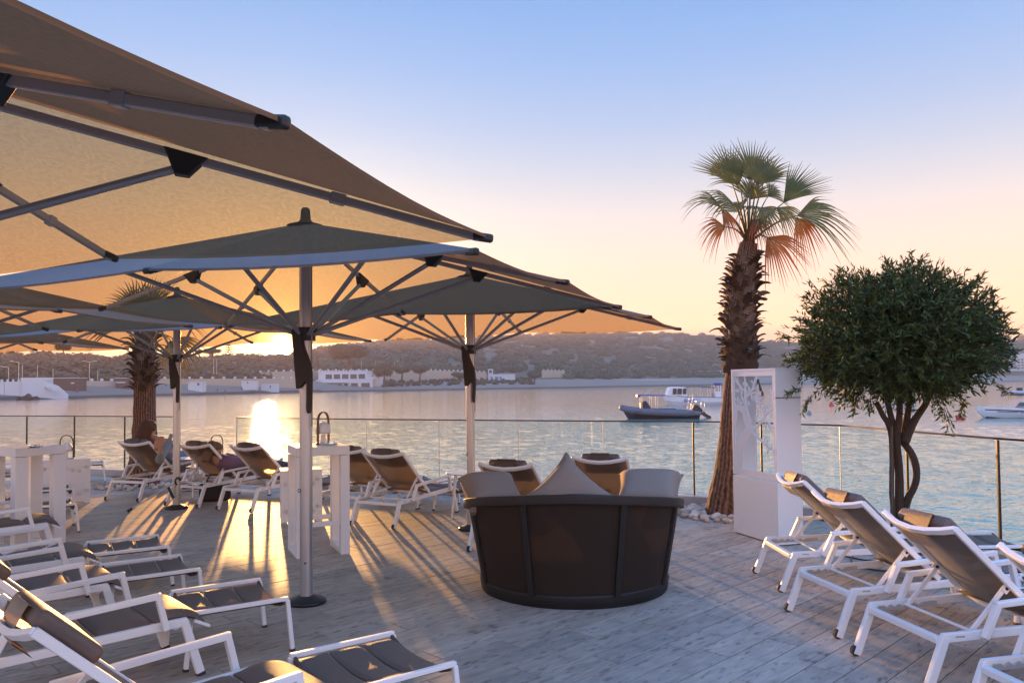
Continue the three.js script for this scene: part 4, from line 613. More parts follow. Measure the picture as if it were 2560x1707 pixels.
{ // clipped tree: several stems, a dense broad crown of narrow leaves
  const t = thing('olive_tree', 'round crowned dark green tree with twisted stems at the right railing', 'tree'), Z = -7.5, B = V(3.6, 0, Z);
  M.stem = std({ color: lin(0.24, 0.19, 0.15), roughness: 0.9, map: turned(tBark, 1, 3), bumpMap: turned(tBarkB, 1, 3), bumpScale: 0.006 });
  const Pp = (x, y, d = 7.5) => at(1940 + x / 2.376, 640 + y / 2.376, d);
  const stems = [
    [[[735, 1640], [735, 1480], [735, 1300], [725, 1180], [720, 1080], [735, 960], [740, 840]], [0.046, 0.042, 0.038, 0.034, 0.03, 0.025]],
    [[[760, 1560], [790, 1430], [820, 1380], [838, 1290], [815, 1190], [770, 1120], [735, 1085], [690, 1020], [640, 950], [600, 870]], [0.034, 0.034, 0.032, 0.034, 0.03, 0.026, 0.022]],
    [[[765, 1105], [790, 1050], [830, 970], [890, 880], [930, 800]], [0.045, 0.035, 0.03, 0.024]],
    [[[765, 1100], [775, 1000], [790, 900], [800, 800]], [0.04, 0.03, 0.022]],
    [[[725, 1070], [700, 1010], [680, 930], [660, 830]], [0.035, 0.028, 0.022]],
    [[[700, 1560], [690, 1400], [690, 1200], [680, 1050], [650, 960]], [0.02, 0.022, 0.02, 0.018]],
  ];
  stems.forEach(([p, r], i) => part(t, i ? 'branch' : 'trunk', taperTube(p.map(([x, y], k) => Pp(x, y, 7.5 + 0.03 * Math.sin(i * 2 + k))), r, 30, 12, 0.22, i * 3), M.stem));
  part(t, 'stake', rod(Pp(690, 1640, 7.42), Pp(690, 1010, 7.42), 0.014, 0.014, 8), std({ color: lin(0.1, 0.06, 0.04), roughness: 0.8 }));
  M.leaf = phy({ color: lin(0.06, 0.085, 0.022), roughness: 0.62, specularIntensity: 0.5, transmission: 0.3, thickness: 0, vertexColors: true, side: THREE.DoubleSide });
  const P = [], C = [], I = [], C0 = V(3.66, 1.99, Z);
  const leaf = (o, d, l) => { const b = P.length / 3, s = d.clone().cross(V(rr(-1, 1), rr(-1, 1), rr(-1, 1))).normalize().multiplyScalar(l * 0.135), n = s.clone().cross(d).normalize().multiplyScalar(l * 0.05), t1 = rr(0.5, 1.9), t2 = t1 * rr(0.85, 1.1); const q = [o, o.clone().addScaledVector(d, l * 0.4).add(s).add(n), o.clone().addScaledVector(d, l * 0.4).sub(s).add(n), o.clone().addScaledVector(d, l)]; q.forEach((v) => { P.push(v.x, v.y, v.z); C.push(t2, t1, t2 * 0.9); }); I.push(b, b + 1, b + 2, b + 1, b + 3, b + 2); };
  const tw = []; // twigs: radial shoots starting inside the crown
  const shoot = (o, d, L, n) => { const e = o.clone().addScaledVector(d, L); tw.push(rod(o, e, 0.003, 0.0015, 4, true)); for (let k = 0; k < n; k++) { const u = 0.15 + 0.85 * (k / n), p = o.clone().lerp(e, u); p.y -= 0.02 * u; const ld = d.clone().multiplyScalar(rr(0.4, 1.0)).add(V(rr(-1, 1), rr(-1, 1), rr(-1, 1)).multiplyScalar(0.75)).normalize(); leaf(p, ld, rr(0.048, 0.075)); } };
  const outline = (dir) => { const a = Math.atan2(dir.y, Math.hypot(dir.x, dir.z)); return 1 + 0.34 * fbm(dir.x * 1.9 + 5, dir.y * 2.1, dir.z * 1.9, 3) - (dir.y < -0.45 ? 0.14 : 0); };
  for (let i = 0; i < 4600; i++) {
    const d = V(rr(-1, 1), rr(-0.98, 1), rr(-1, 1)); if (d.length() > 1 || d.length() < 0.05) { i--; continue; } const f = Math.pow(rnd(), 0.45), u = d.clone().normalize(), k = outline(u), base = C0.clone().add(V(u.x * 0.84 * f * k, u.y * 0.60 * f * k + (Math.abs(u.x) > 0.6 ? -0.06 : 0), u.z * 0.8 * f * k));
    const dir = u.clone().add(V(rr(-0.7, 0.7), rr(-0.3, 0.8), rr(-0.7, 0.7))).normalize(); shoot(base, dir, rr(0.08, 0.2) * (f > 0.85 ? rr(0.7, 1.7) : 1), 8 + Math.floor(rnd() * 6));
  }
  // hanging twigs under the crown and a wild one at the left
  for (const [x, y, dx, dy, L] of [[960, 840, 0.3, -1, 0.2], [1000, 900, 0.2, -1, 0.22], [1120, 850, -0.2, -1, 0.16], [480, 830, -0.2, -1, 0.14], [200, 830, -0.5, -0.8, 0.14], [150, 780, -1, -0.25, 0.14], [130, 620, -1, 0.2, 0.16], [110, 500, -0.9, 0.3, 0.18], [560, 840, 0, -1, 0.12], [1300, 760, 0.8, -0.5, 0.15], [930, 140, 0.05, 1, 0.12], [1150, 190, 0.6, 0.7, 0.14], [660, 90, 0.4, 0.8, 0.1], [410, 150, -0.1, 1, 0.12], [220, 270, -0.4, 0.8, 0.1]]) for (let k = 0; k < 3; k++) shoot(Pp(x + rr(-15, 15), y + rr(-10, 10), 7.5 + rr(-0.15, 0.1)), V(dx + rr(-0.2, 0.2), dy + rr(-0.2, 0.2), rr(-0.3, 0.3)).normalize(), L * rr(0.8, 1.2), 12);
  const g = new THREE.BufferGeometry(); g.setAttribute('position', new THREE.Float32BufferAttribute(P, 3)); g.setAttribute('color', new THREE.Float32BufferAttribute(C, 3)); g.setIndex(I); g.computeVertexNormals();
  const fo = part(t, 'foliage', g, M.leaf); fo.userData.kind = 'stuff';
  const wd = part(t, 'twigs', mg(tw), M.stem); wd.userData.kind = 'stuff';
}
// ---------------------------------------------------------------- people
function blob(bones, cell, k = 0.03) { // bones: [a, b, ra, rb]; one continuous surface
  const lo = V(1e9, 1e9, 1e9), hi = V(-1e9, -1e9, -1e9); for (const [a, b, ra, rb] of bones) for (const [p, r] of [[a, ra], [b, rb]]) { lo.min(p.clone().subScalar(r + 0.05)); hi.max(p.clone().addScalar(r + 0.05)); }
  const c = lo.clone().add(hi).multiplyScalar(0.5), half = Math.max(hi.x - lo.x, hi.y - lo.y, hi.z - lo.z) / 2, res = Math.min(120, Math.max(16, Math.ceil((2 * half) / cell)));
  const mc = new MarchingCubes(res, M.white, false, false, 120000), h = res / 2, p = V(0, 0, 0); mc.isolation = 0;
  const pre = bones.map(([a, b, ra, rb]) => { const d = b.clone().sub(a); return [a, d, Math.max(1e-9, d.lengthSq()), ra, rb]; });
  for (let z = 0; z < res; z++) for (let y = 0; y < res; y++) for (let x = 0; x < res; x++) {
    p.set(c.x + ((x - h) / h) * half, c.y + ((y - h) / h) * half, c.z + ((z - h) / h) * half); let s = 0, m = 1e9; const D = [];
    for (const [a, d, l2, ra, rb] of pre) { const ax = p.x - a.x, ay = p.y - a.y, az_ = p.z - a.z, t = THREE.MathUtils.clamp((ax * d.x + ay * d.y + az_ * d.z) / l2, 0, 1), dist = Math.hypot(ax - d.x * t, ay - d.y * t, az_ - d.z * t) - (ra + (rb - ra) * t); D.push(dist); if (dist < m) m = dist; }
    if (m < 0.12) { for (const q of D) s += Math.exp(-(q - m) / k * 2); m -= (k / 2) * Math.log(s); }
    mc.field[x + y * res + z * res * res] = -m;
  }
  mc.update(); const n = mc.count, g = new THREE.BufferGeometry(); g.setAttribute('position', new THREE.Float32BufferAttribute(mc.positionArray.slice(0, n * 3), 3)); g.setAttribute('normal', new THREE.Float32BufferAttribute(mc.normalArray.slice(0, n * 3), 3)); g.setAttribute('uv', new THREE.Float32BufferAttribute(new Float32Array(n * 2), 2));
  g.scale(half, half, half).translate(c.x, c.y, c.z); return g;
}
const SKIN = std({ color: lin(0.42, 0.22, 0.14), roughness: 0.55 }), HAIR = std({ color: lin(0.075, 0.03, 0.013), roughness: 0.7, bumpMap: rep(tBarkB, 3, 1), bumpScale: 0.004 });
function hand(w, dir, palmN, curl = 0.8) { // wrist, direction of the fingers, palm normal
  const d = dir.clone().normalize(), n = palmN.clone().normalize(), s = d.clone().cross(n).normalize(), B = [[w, w.clone().addScaledVector(d, 0.075), 0.02, 0.022], [w.clone().addScaledVector(d, 0.03).addScaledVector(s, 0.022), w.clone().addScaledVector(d, 0.08).addScaledVector(s, 0.028), 0.012, 0.011], [w.clone().addScaledVector(d, 0.03).addScaledVector(s, -0.022), w.clone().addScaledVector(d, 0.08).addScaledVector(s, -0.028), 0.012, 0.011]];
  [[-0.03, 0.058], [-0.01, 0.068], [0.01, 0.064], [0.03, 0.05]].forEach(([o, l]) => { let p = w.clone().addScaledVector(d, 0.08).addScaledVector(s, o), a = 0.15; for (let k = 0; k < 3; k++) { const q = p.clone().addScaledVector(d, Math.cos(a) * l * [0.45, 0.32, 0.25][k]).addScaledVector(n, Math.sin(a) * l * [0.45, 0.32, 0.25][k]); B.push([p, q, 0.0088 - k * 0.0008, 0.0082 - k * 0.0008]); p = q; a += curl; } });
  let p = w.clone().addScaledVector(d, 0.02).addScaledVector(s, -0.028); const q = p.clone().addScaledVector(d, 0.035).addScaledVector(s, -0.025).addScaledVector(n, 0.012); B.push([p, q, 0.012, 0.0095], [q, q.clone().addScaledVector(d, 0.028).addScaledVector(n, 0.02), 0.0092, 0.008]); return B;
}
function head(o, f, r = 1) { // centre, facing: skull, jaw, nose, brow, ears
  const s = f.clone().cross(V(0, 1, 0)).normalize(), u = s.clone().cross(f).normalize(), P = (a, b, c) => o.clone().addScaledVector(f, a * r).addScaledVector(u, b * r).addScaledVector(s, c * r);
  return { skin: [[P(-0.02, 0.03, 0), P(0.025, 0.028, 0), 0.084 * r, 0.078 * r], [P(0.04, -0.045, 0), P(0.045, -0.07, 0), 0.052 * r, 0.038 * r], [P(0.088, 0.01, 0), P(0.106, -0.018, 0), 0.011 * r, 0.014 * r], [P(0.082, -0.052, -0.015), P(0.082, -0.052, 0.015), 0.011 * r, 0.011 * r], [P(0.08, 0.028, -0.03), P(0.08, 0.028, 0.03), 0.012 * r, 0.012 * r], [P(-0.005, 0, 0.078), P(-0.008, -0.03, 0.08), 0.016 * r, 0.011 * r], [P(-0.005, 0, -0.078), P(-0.008, -0.03, -0.08), 0.016 * r, 0.011 * r]], P };
}
{ // woman reading her phone, seen from behind over the chair back
  const t = thing('person', 'person with long brown hair sitting in a lounge chair and holding up a phone', 'person');
  const o = V(-5.37, 0.985, -11.73), f = fwd(38), rgt = fwd(111), fw = fwd(21), b = (a, l, y) => V(-5.55, 0, -11.33).addScaledVector(fw, a).addScaledVector(rgt, l).setY(y);
  const hip = b(0.86, 0.02, 0.44), chest = b(0.62, 0.05, 0.70), neck = b(0.53, 0.08, 0.83);
  const sL = b(0.6, -0.13, 0.76), sR = b(0.6, 0.24, 0.76), wR = at(400, 1115, 11.15), wL = at(388, 1122, 11.3), eR = at(398, 1150, 11.2), eL = b(0.85, 0.1, 0.62);
  const hd = head(o, f.clone().add(V(0, -0.25, 0)).normalize());
  const kneeL = b(1.35, -0.1, 0.56), kneeR = b(1.38, 0.16, 0.52), footL = b(1.9, -0.1, 0.4), footR = b(1.93, 0.14, 0.4);
  part(t, 'body', mg([blob([[hip, chest, 0.14, 0.15], [chest, neck, 0.13, 0.06], [neck, o.clone().add(V(0, -0.05, 0)), 0.05, 0.05], [sL, sR, 0.075, 0.075], [sR, eR, 0.05, 0.04], [eR, wR, 0.04, 0.026], [sL, eL, 0.05, 0.04], [eL, wL, 0.038, 0.026], [hip, kneeL, 0.11, 0.065], [hip, kneeR, 0.11, 0.065], [kneeL, footL, 0.062, 0.04], [kneeR, footR, 0.062, 0.04], [footL, footL.clone().add(V(0.02, 0.1, -0.08)), 0.04, 0.03], [footR, footR.clone().add(V(0.02, 0.1, -0.08)), 0.04, 0.03]], 0.014), blob(hd.skin, 0.005, 0.018), blob(hand(wR, V(0.06, 1, -0.05), V(-0.5, 0, -1), 0.55), 0.0035, 0.008), blob(hand(wL, V(0.16, 1, 0.0), V(0.4, 0, -1), 0.5), 0.0035, 0.008)]), SKIN);
  part(t, 'hair', blob([[hd.P(-0.03, 0.05, 0), hd.P(0.02, 0.065, 0), 0.1, 0.085], [hd.P(-0.06, 0.0, 0), hd.P(-0.075, -0.12, 0), 0.09, 0.09], [hd.P(-0.075, -0.12, 0.02), hd.P(-0.07, -0.24, 0.05), 0.085, 0.06], [hd.P(-0.02, 0.02, -0.07), hd.P(-0.03, -0.16, -0.08), 0.04, 0.035], [hd.P(0.0, 0.03, 0.075), hd.P(-0.02, -0.17, 0.085), 0.032, 0.03], [hd.P(0.06, 0.07, 0.03), hd.P(0.05, 0.02, 0.078), 0.03, 0.018]], 0.009, 0.02), HAIR);
  part(t, 'top', blob([[hip, chest, 0.155, 0.163], [chest, neck.clone().lerp(chest, 0.35), 0.142, 0.1], [sL, sR, 0.086, 0.086], [sR, sR.clone().lerp(eR, 0.95), 0.07, 0.055], [eR.clone(), eR.clone().lerp(wR, 0.4), 0.052, 0.04], [sL, sL.clone().lerp(eL, 0.9), 0.07, 0.055]], 0.016), std({ color: lin(0.2, 0.22, 0.22), roughness: 0.9 }));
  part(t, 'trousers', blob([[hip, kneeL, 0.122, 0.075], [hip, kneeR, 0.122, 0.075], [kneeL, footL.clone().lerp(kneeL, 0.15), 0.073, 0.055], [kneeR, footR.clone().lerp(kneeR, 0.15), 0.073, 0.055]], 0.016), std({ color: lin(0.16, 0.18, 0.22), roughness: 0.9 }));
  const ph = solo('phone', box(0.072, 0.148, 0.009, 0.004, 2), std({ color: lin(0.12, 0.12, 0.13), roughness: 0.25 }), 'phone held up in the hands of the seated person', 'phone');
  ph.position.copy(at(423, 1098, 11.12)); ph.rotation.set(-0.25, -0.5, -0.28, 'YXZ');
}
{ // person lying in the next chair
  const t = thing('person', 'person in a purple top lying back in a lounge chair, head turned away', 'person');
  const o = at(533, 1127, 11.0), fw = fwd(26), rgt = fwd(116), b = (a, l, y) => V(-4.45, 0, -10.72).addScaledVector(fw, a).addScaledVector(rgt, l).setY(y), f = fwd(60).add(V(0, -0.5, 0)).normalize(), hd = head(o, f, 0.98);
  const neck = o.clone().add(V(0.05, -0.13, -0.02)), sR = at(568, 1156, 11.0), sL = b(0.6, -0.12, 0.62), chest = sR.clone().lerp(sL, 0.45).add(V(0.08, -0.08, -0.12)), hip = b(1.0, 0.12, 0.43), kL = b(1.4, 0.0, 0.52), kR = b(1.42, 0.2, 0.46), fL = b(1.85, 0.0, 0.38), fR = b(1.88, 0.2, 0.38), eR = b(0.98, 0.36, 0.53), wR = b(1.2, 0.34, 0.5);
  part(t, 'body', mg([blob([[hip, chest, 0.14, 0.14], [chest, neck, 0.11, 0.05], [neck, o.clone().add(V(0, -0.05, 0)), 0.05, 0.05], [sL, sR, 0.07, 0.07], [sR, eR, 0.05, 0.04], [eR, wR, 0.038, 0.026], [hip, kL, 0.11, 0.065], [hip, kR, 0.11, 0.065], [kL, fL, 0.06, 0.04], [kR, fR, 0.06, 0.04], [fL, fL.clone().add(V(0.02, 0.09, -0.08)), 0.04, 0.03], [fR, fR.clone().add(V(0.02, 0.09, -0.08)), 0.04, 0.03]], 0.014), blob(hd.skin, 0.005, 0.018), blob(hand(wR, fwd(20), V(0, -1, 0), 0.4), 0.004, 0.008)]), SKIN);
  part(t, 'hair', blob([[hd.P(-0.03, 0.04, 0), hd.P(0.01, 0.06, 0), 0.098, 0.082], [hd.P(-0.06, -0.02, 0), hd.P(-0.06, -0.15, 0.02), 0.08, 0.05], [hd.P(-0.02, 0.0, 0.075), hd.P(-0.03, -0.15, 0.07), 0.03, 0.025]], 0.009, 0.02), std({ color: lin(0.13, 0.07, 0.03), roughness: 0.6 }));
  part(t, 'top', blob([[hip, chest, 0.155, 0.155], [chest, chest.clone().lerp(neck, 0.5), 0.125, 0.09], [sL, sR, 0.085, 0.088], [sR, sR.clone().lerp(eR, 0.6), 0.078, 0.066]], 0.016), std({ color: lin(0.16, 0.09, 0.14), roughness: 0.9, bumpMap: rep(tGrain, 1, 1), bumpScale: 0.004 }));
  part(t, 'trousers', blob([[hip, kL, 0.122, 0.076], [hip, kR, 0.122, 0.076], [kL, fL.clone().lerp(kL, 0.2), 0.072, 0.055], [kR, fR.clone().lerp(kR, 0.2), 0.072, 0.055]], 0.016), std({ color: lin(0.05, 0.05, 0.06), roughness: 0.9 }));
}

// ---------------------------------------------------------------- boats
const loft = (secs, cap = true) => { const n = secs[0].length, P = [], I = []; secs.forEach((s) => s.forEach((p) => P.push(...p))); for (let i = 0; i < secs.length - 1; i++) for (let j = 0; j < n - 1; j++) { const a = i * n + j, b = a + n; I.push(a, b, a + 1, b, b + 1, a + 1); } if (cap) for (const k of [0, secs.length - 1]) for (let j = 1; j < n - 1; j++) I.push(k * n, k * n + j, k * n + j + 1); const g = new THREE.BufferGeometry(); g.setAttribute('position', new THREE.Float32BufferAttribute(P, 3)); g.setIndex(I); const h = g.toNonIndexed(); h.computeVertexNormals(); return h; };
M.boatWhite = std({ color: lin(0.72, 0.73, 0.74), roughness: 0.3 }); M.boatBlue = std({ color: lin(0.02, 0.07, 0.30), roughness: 0.6 }); M.navy = std({ color: lin(0.02, 0.025, 0.06), roughness: 0.6 }); M.tubeGrey = std({ color: lin(0.1, 0.115, 0.14), roughness: 0.55 }); M.window = std({ color: lin(0.04, 0.05, 0.05), roughness: 0.1 }); M.red = std({ color: lin(0.5, 0.04, 0.02), roughness: 0.5 });
const WY = -1.4;
{ // white excursion boat, bow to the left (local -x)
  const s = 106, o = gnd(1735, 1015, WY), t = thing('excursion_boat', 'white cabin boat with its name in blue on the hull, behind the dark inflatable', 'boat', [at(1735, 1000, s).x, WY, -s], 0.06);
  const k = 0.01357, X = (px) => (px - 850) * k, Y = (py) => (845 - py) * k;
  const sec = (x, w, top, bot, fl) => [[x, top, w], [x + fl * 0.25, (top + bot) / 2, w * 0.93], [x + fl, bot, w * 0.55], [x + fl, bot, -w * 0.55], [x + fl * 0.25, (top + bot) / 2, -w * 0.93], [x, top, -w]];
  part(t, 'hull', loft([sec(X(540), 0.05, 1.42, -0.2, 1.0), sec(X(600), 0.7, 1.36, -0.25, 0.6), sec(X(680), 1.15, 1.28, -0.3, 0.2), sec(X(800), 1.35, 1.16, -0.3, 0), sec(X(1000), 1.35, 1.05, -0.3, 0), sec(X(1120), 1.3, 1.0, -0.25, 0), sec(X(1128), 1.25, 0.4, -0.2, 0)]), M.boatWhite);
  part(t, 'swim_platform', box(0.62, 0.1, 2.2, 0.03).translate(X(1142), 0.34, 0), M.boatWhite);
  part(t, 'rubbing_strake', mg([-1, 1].map((z) => tube([V(X(545), 1.36, 0.1 * z), V(X(605), 1.3, 0.76 * z), V(X(690), 1.2, 1.2 * z), V(X(800), 1.09, 1.38 * z), V(X(1118), 0.95, 1.33 * z)], 0.035, 30, 6))), M.navy);
  const cab = part(t, 'cabin', loft([[[X(572), 1.3, 0.75], [X(600), 2.32, 0.8], [X(600), 2.32, -0.8], [X(572), 1.3, -0.75]], [[X(655), 1.2, 1.1], [X(640), 2.42, 0.98], [X(640), 2.42, -0.98], [X(655), 1.2, -1.1]], [[X(760), 1.1, 1.15], [X(760), 2.38, 1.0], [X(760), 2.38, -1.0], [X(760), 1.1, -1.15]]]), M.boatWhite);
  for (const [a, b] of [[622, 660], [668, 712], [722, 756]]) part(cab, 'window', new THREE.ExtrudeGeometry(new THREE.Shape([[X(a) - 0.06, 1.45], [X(b) - 0.06, 1.42], [X(b), 2.2], [X(a), 2.22]].map((p) => new THREE.Vector2(...p))), { depth: 0.03, bevelEnabled: false }).translate(0, 0, 1.13).applyMatrix4(new THREE.Matrix4().makeRotationX(0)), M.window);
  part(cab, 'windscreen', bar(V(X(583), 1.55, 0.1), V(X(598), 2.2, 0.1), 1.3, 0.03, 0.002, V(-1, 0.2, 0)), M.window);
  part(t, 'awning', mg([bar(V(X(745), 2.4, 0), V(X(900), 2.44, 0), 2.4, 0.07, 0.02), bar(V(X(895), 2.44, 0), V(X(1050), 2.26, 0), 2.4, 0.07, 0.02)]), M.navy);
  for (const px of [810, 890, 962, 990, 1040]) for (const z of [-1.15, 1.15]) part(t, 'awning_post', rod(V(X(px), 1.0, z), V(X(px), 2.36, z), 0.025, 0.025, 6), M.boatWhite);
  for (const [px, z] of [[1045, 0.5], [1108, 0.5], [1045, -0.5], [1108, -0.5]]) part(t, 'tower_post', bar(V(X(px), 0.9, z), V(X(px), 2.8, z), 0.09, 0.09, 0.01, V(1, 0, 0)), M.boatWhite);
  part(t, 'tower_canopy', mg([box(1.02, 0.32, 1.25, 0.06).translate(X(1076), 2.72, 0)]), M.boatBlue);
  part(t, 'stern_locker', box(0.72, 0.85, 1.6, 0.05).translate(X(1075), 1.3, 0), M.boatWhite);
  part(t, 'ladder', mg([...[0, 1].map((k2) => rod(V(X(1125) + k2 * 0.26, 0.5, 0.9), V(X(1125) + k2 * 0.26, 2.1, 0.9), 0.02, 0.02, 6)), ...[...Array(8)].map((_, i) => rod(V(X(1125), 0.65 + i * 0.19, 0.9), V(X(1125) + 0.26, 0.65 + i * 0.19, 0.9), 0.018, 0.018, 6))]), M.boatWhite);
  part(t, 'bow_rail', mg([tube([V(X(515), 1.9, 0), V(X(540), 1.95, 0.25), V(X(580), 1.95, 0.7)], 0.018, 14, 5), tube([V(X(515), 1.9, 0), V(X(540), 1.95, -0.25), V(X(580), 1.95, -0.7)], 0.018, 14, 5), rod(V(X(525), 1.4, 0), V(X(518), 1.9, 0), 0.016, 0.016, 5)]), M.steel);
  part(t, 'deckhouse_floor', box(X(1040) - X(760), 0.06, 2.4, 0.01).translate((X(1040) + X(760)) / 2, 1.0, 0), M.boatWhite);
  const nm = new TextGeometry('GALAXY', { font, size: 0.4, depth: 0.02, curveSegments: 3 }); nm.computeBoundingBox(); const bw = nm.boundingBox.max.x; nm.scale(2.25 / bw, 1, 1); nm.applyMatrix4(new THREE.Matrix4().set(1, 0.15, 0, 0, 0, 1, 0, 0, 0, 0, 1, 0, 0, 0, 0, 1)); nm.rotateX(-0.07).translate(X(722), 0.42, 1.315);
  part(t, 'lettering', nm, M.boatBlue);
}
{ // dark inflatable, bow to the left
  const s = 67, t = thing('inflatable_boat', 'grey inflatable boat with blue sunshade and black outboards in front of the cabin boat', 'boat', [at(1662, 1000, s).x, WY, -s], -0.05);
  const k = 0.00859, X = (px) => (px - 635) * k, Y = (py) => (985 - py) * k;
  const tp = (z) => [V(X(215), 0.92, 0.0), V(X(225), 0.9, 0.35 * z), V(X(290), 0.76, 0.85 * z), V(X(420), 0.62, 1.05 * z), V(X(700), 0.5, 1.08 * z), V(X(960), 0.42, 1.05 * z)];
  part(t, 'tube', mg([-1, 1].map((z) => taperTube(tp(z), [0.25, 0.27, 0.28, 0.28, 0.28, 0.27, 0.15], 40, 12))), M.tubeGrey);
  part(t, 'hull', loft([[[X(230), 0.6, 0.1], [X(270), 0.05, 0], [X(230), 0.6, -0.1]], [[X(330), 0.45, 0.8], [X(330), -0.25, 0], [X(330), 0.45, -0.8]], [[X(960), 0.35, 1.0], [X(960), -0.25, 0], [X(960), 0.35, -1.0]]]), M.navy);
  part(t, 'deck', box(X(950) - X(300), 0.06, 1.7, 0.02).translate((X(950) + X(300)) / 2, 0.45, 0), M.tubeGrey);
  const rope = []; for (let i = 0; i <= 24; i++) { const u = i / 24; rope.push(V(X(330) + u * (X(900) - X(330)), 0.62 - u * 0.12 + 0.07 * Math.cos(i * 1.57 * 2), 1.3)); } part(t, 'grab_rope', tube(rope, 0.02, 96, 5), M.black);
  part(t, 'console', loft([[[X(400), 0.45, 0.45], [X(395), 1.35, 0.4], [X(395), 1.35, -0.4], [X(400), 0.45, -0.45]], [[X(440), 0.45, 0.5], [X(450), 1.48, 0.42], [X(450), 1.48, -0.42], [X(440), 0.45, -0.5]], [[X(498), 0.45, 0.5], [X(490), 1.0, 0.42], [X(490), 1.0, -0.42], [X(498), 0.45, -0.5]]]), M.navy);
  part(t, 'sunshade', mg([bar(V(X(362), 1.98, 0), V(X(625), 1.93, 0), 1.7, 0.09, 0.03), box(0.22, 0.14, 1.5, 0.03).translate(X(375), 1.87, 0)]), M.boatBlue);
  for (const px of [405, 497, 557]) for (const z of [-0.7, 0.7]) part(t, 'shade_post', rod(V(X(px), 0.45, z), V(X(px), 1.94, z), 0.02, 0.02, 6), M.steel);
  part(t, 'aerial', rod(V(X(432), 1.95, 0.3), V(X(515), 2.55, 0.3), 0.012, 0.006, 5), M.boatWhite);
  part(t, 'seat', mg([box(1.9, 0.36, 0.7, 0.1, 2).translate(X(632), 0.66, 0)]), M.navy);
  part(t, 'seat_rail', mg([-0.5, 0.5].flatMap((z) => [tube([V(X(520), 0.75, z), V(X(530), 0.92, z), V(X(730), 0.86, z), V(X(745), 0.5, z)], 0.02, 20, 5), ...[...Array(7)].map((_, i) => rod(V(X(545) + i * 0.24, 0.9, z), V(X(555) + i * 0.24, 0.62, z), 0.012, 0.012, 5))])), M.steel);
  part(t, 'stern_frame', mg([-0.75, 0.75].flatMap((z) => [tube([V(X(850), 0.5, z), V(X(925), 1.35, z), V(X(1000), 1.45, z), V(X(1005), 1.1, z), V(X(985), 0.5, z)], 0.03, 30, 6), rod(V(X(860), 0.5, z), V(X(895), 1.9, z), 0.025, 0.02, 6)]).concat([rod(V(X(940), 1.4, -0.75), V(X(940), 1.4, 0.75), 0.03, 0.03, 6), rod(V(X(1000), 1.44, -0.75), V(X(1000), 1.44, 0.75), 0.03, 0.03, 6)])), M.steel);
  for (const z of [-0.32, 0.32]) { const mt = part(t, 'outboard', loft([0.0, 1].map((e) => [[X(905) + e * 0.05, 1.1, 0.16], [X(890), 0.75, 0.2], [X(985), 0.35, 0.14], [X(1040), 0.2, 0.1], [X(1000), 0.62, 0.14], [X(945), 1.12, 0.16], [X(905) + e * 0.05, 1.1, 0.16]].map(([x, y, w]) => [x, y, z + (e ? 1 : -1) * w]))), M.black); part(mt, 'leg', bar(V(X(985), 0.45, z), V(X(1072), 0.02, z), 0.16, 0.24, 0.03, V(1, 0.5, 0)), M.black); }
}
{ // white speedboat at the right edge
  const s = 62, t = thing('speedboat', 'white speedboat with dark stripes cut by the right picture edge', 'boat', [at(2436, 1040, s).x, WY, -s], 0.0);
  const sec = (x, w, top, bot) => [[x, top, w], [x + 0.1, (top * 0.6 + bot * 0.4), w * 0.95], [x + 0.25, bot, w * 0.4], [x + 0.25, bot, -w * 0.4], [x + 0.1, (top * 0.6 + bot * 0.4), -w * 0.95], [x, top, -w]];
  part(t, 'hull', loft([sec(0, 0.03, 0.83, 0.5), sec(0.6, 0.45, 0.82, 0.0), sec(1.6, 0.85, 0.8, -0.2), sec(3.2, 1.05, 0.72, -0.25), sec(6.2, 1.05, 0.6, -0.25)]), M.boatWhite);
  part(t, 'stripe', mg([loft([[[0.6, 0.68, 0.47], [0.6, 0.61, 0.46]], [[1.6, 0.66, 0.86], [1.6, 0.58, 0.855]], [[3.2, 0.57, 1.055], [3.2, 0.49, 1.05]], [[6.2, 0.46, 1.055], [6.2, 0.38, 1.05]]], false).translate(0, 0, 0.012)]), M.navy);
  part(t, 'boot_top', loft([[[0.75, 0.1, 0.24], [0.8, -0.15, 0.2]], [[1.8, -0.02, 0.55], [1.8, -0.2, 0.42]], [[3.4, -0.02, 0.7], [3.4, -0.2, 0.5]], [[6.2, -0.02, 0.72], [6.2, -0.2, 0.5]]], false).translate(0, 0.03, 0.05), M.navy);
  part(t, 'rail', tube([V(0.2, 0.9, 0.15), V(1.2, 0.96, 0.7), V(2.8, 0.88, 1.0), V(4.5, 0.8, 1.02)], 0.018, 30, 5), M.steel);
  part(t, 'lettering', mg([[1.35, 0.5, 2.9], [3.0, 0.43, 4.4]].map(([a, y, b]) => { const g = []; for (let x = a; x < b; x += 0.13) g.push(box(0.09, 0.07, 0.012, 0).translate(x, y - (x - a) * 0.03, 0.87 + (x - 1.35) * 0.065 + 0.05)); return mg(g); })), M.navy);
  part(t, 'windscreen', bar(V(3.7, 0.75, 0.0), V(4.1, 1.15, 0.0), 1.5, 0.03, 0.01), M.window);
}
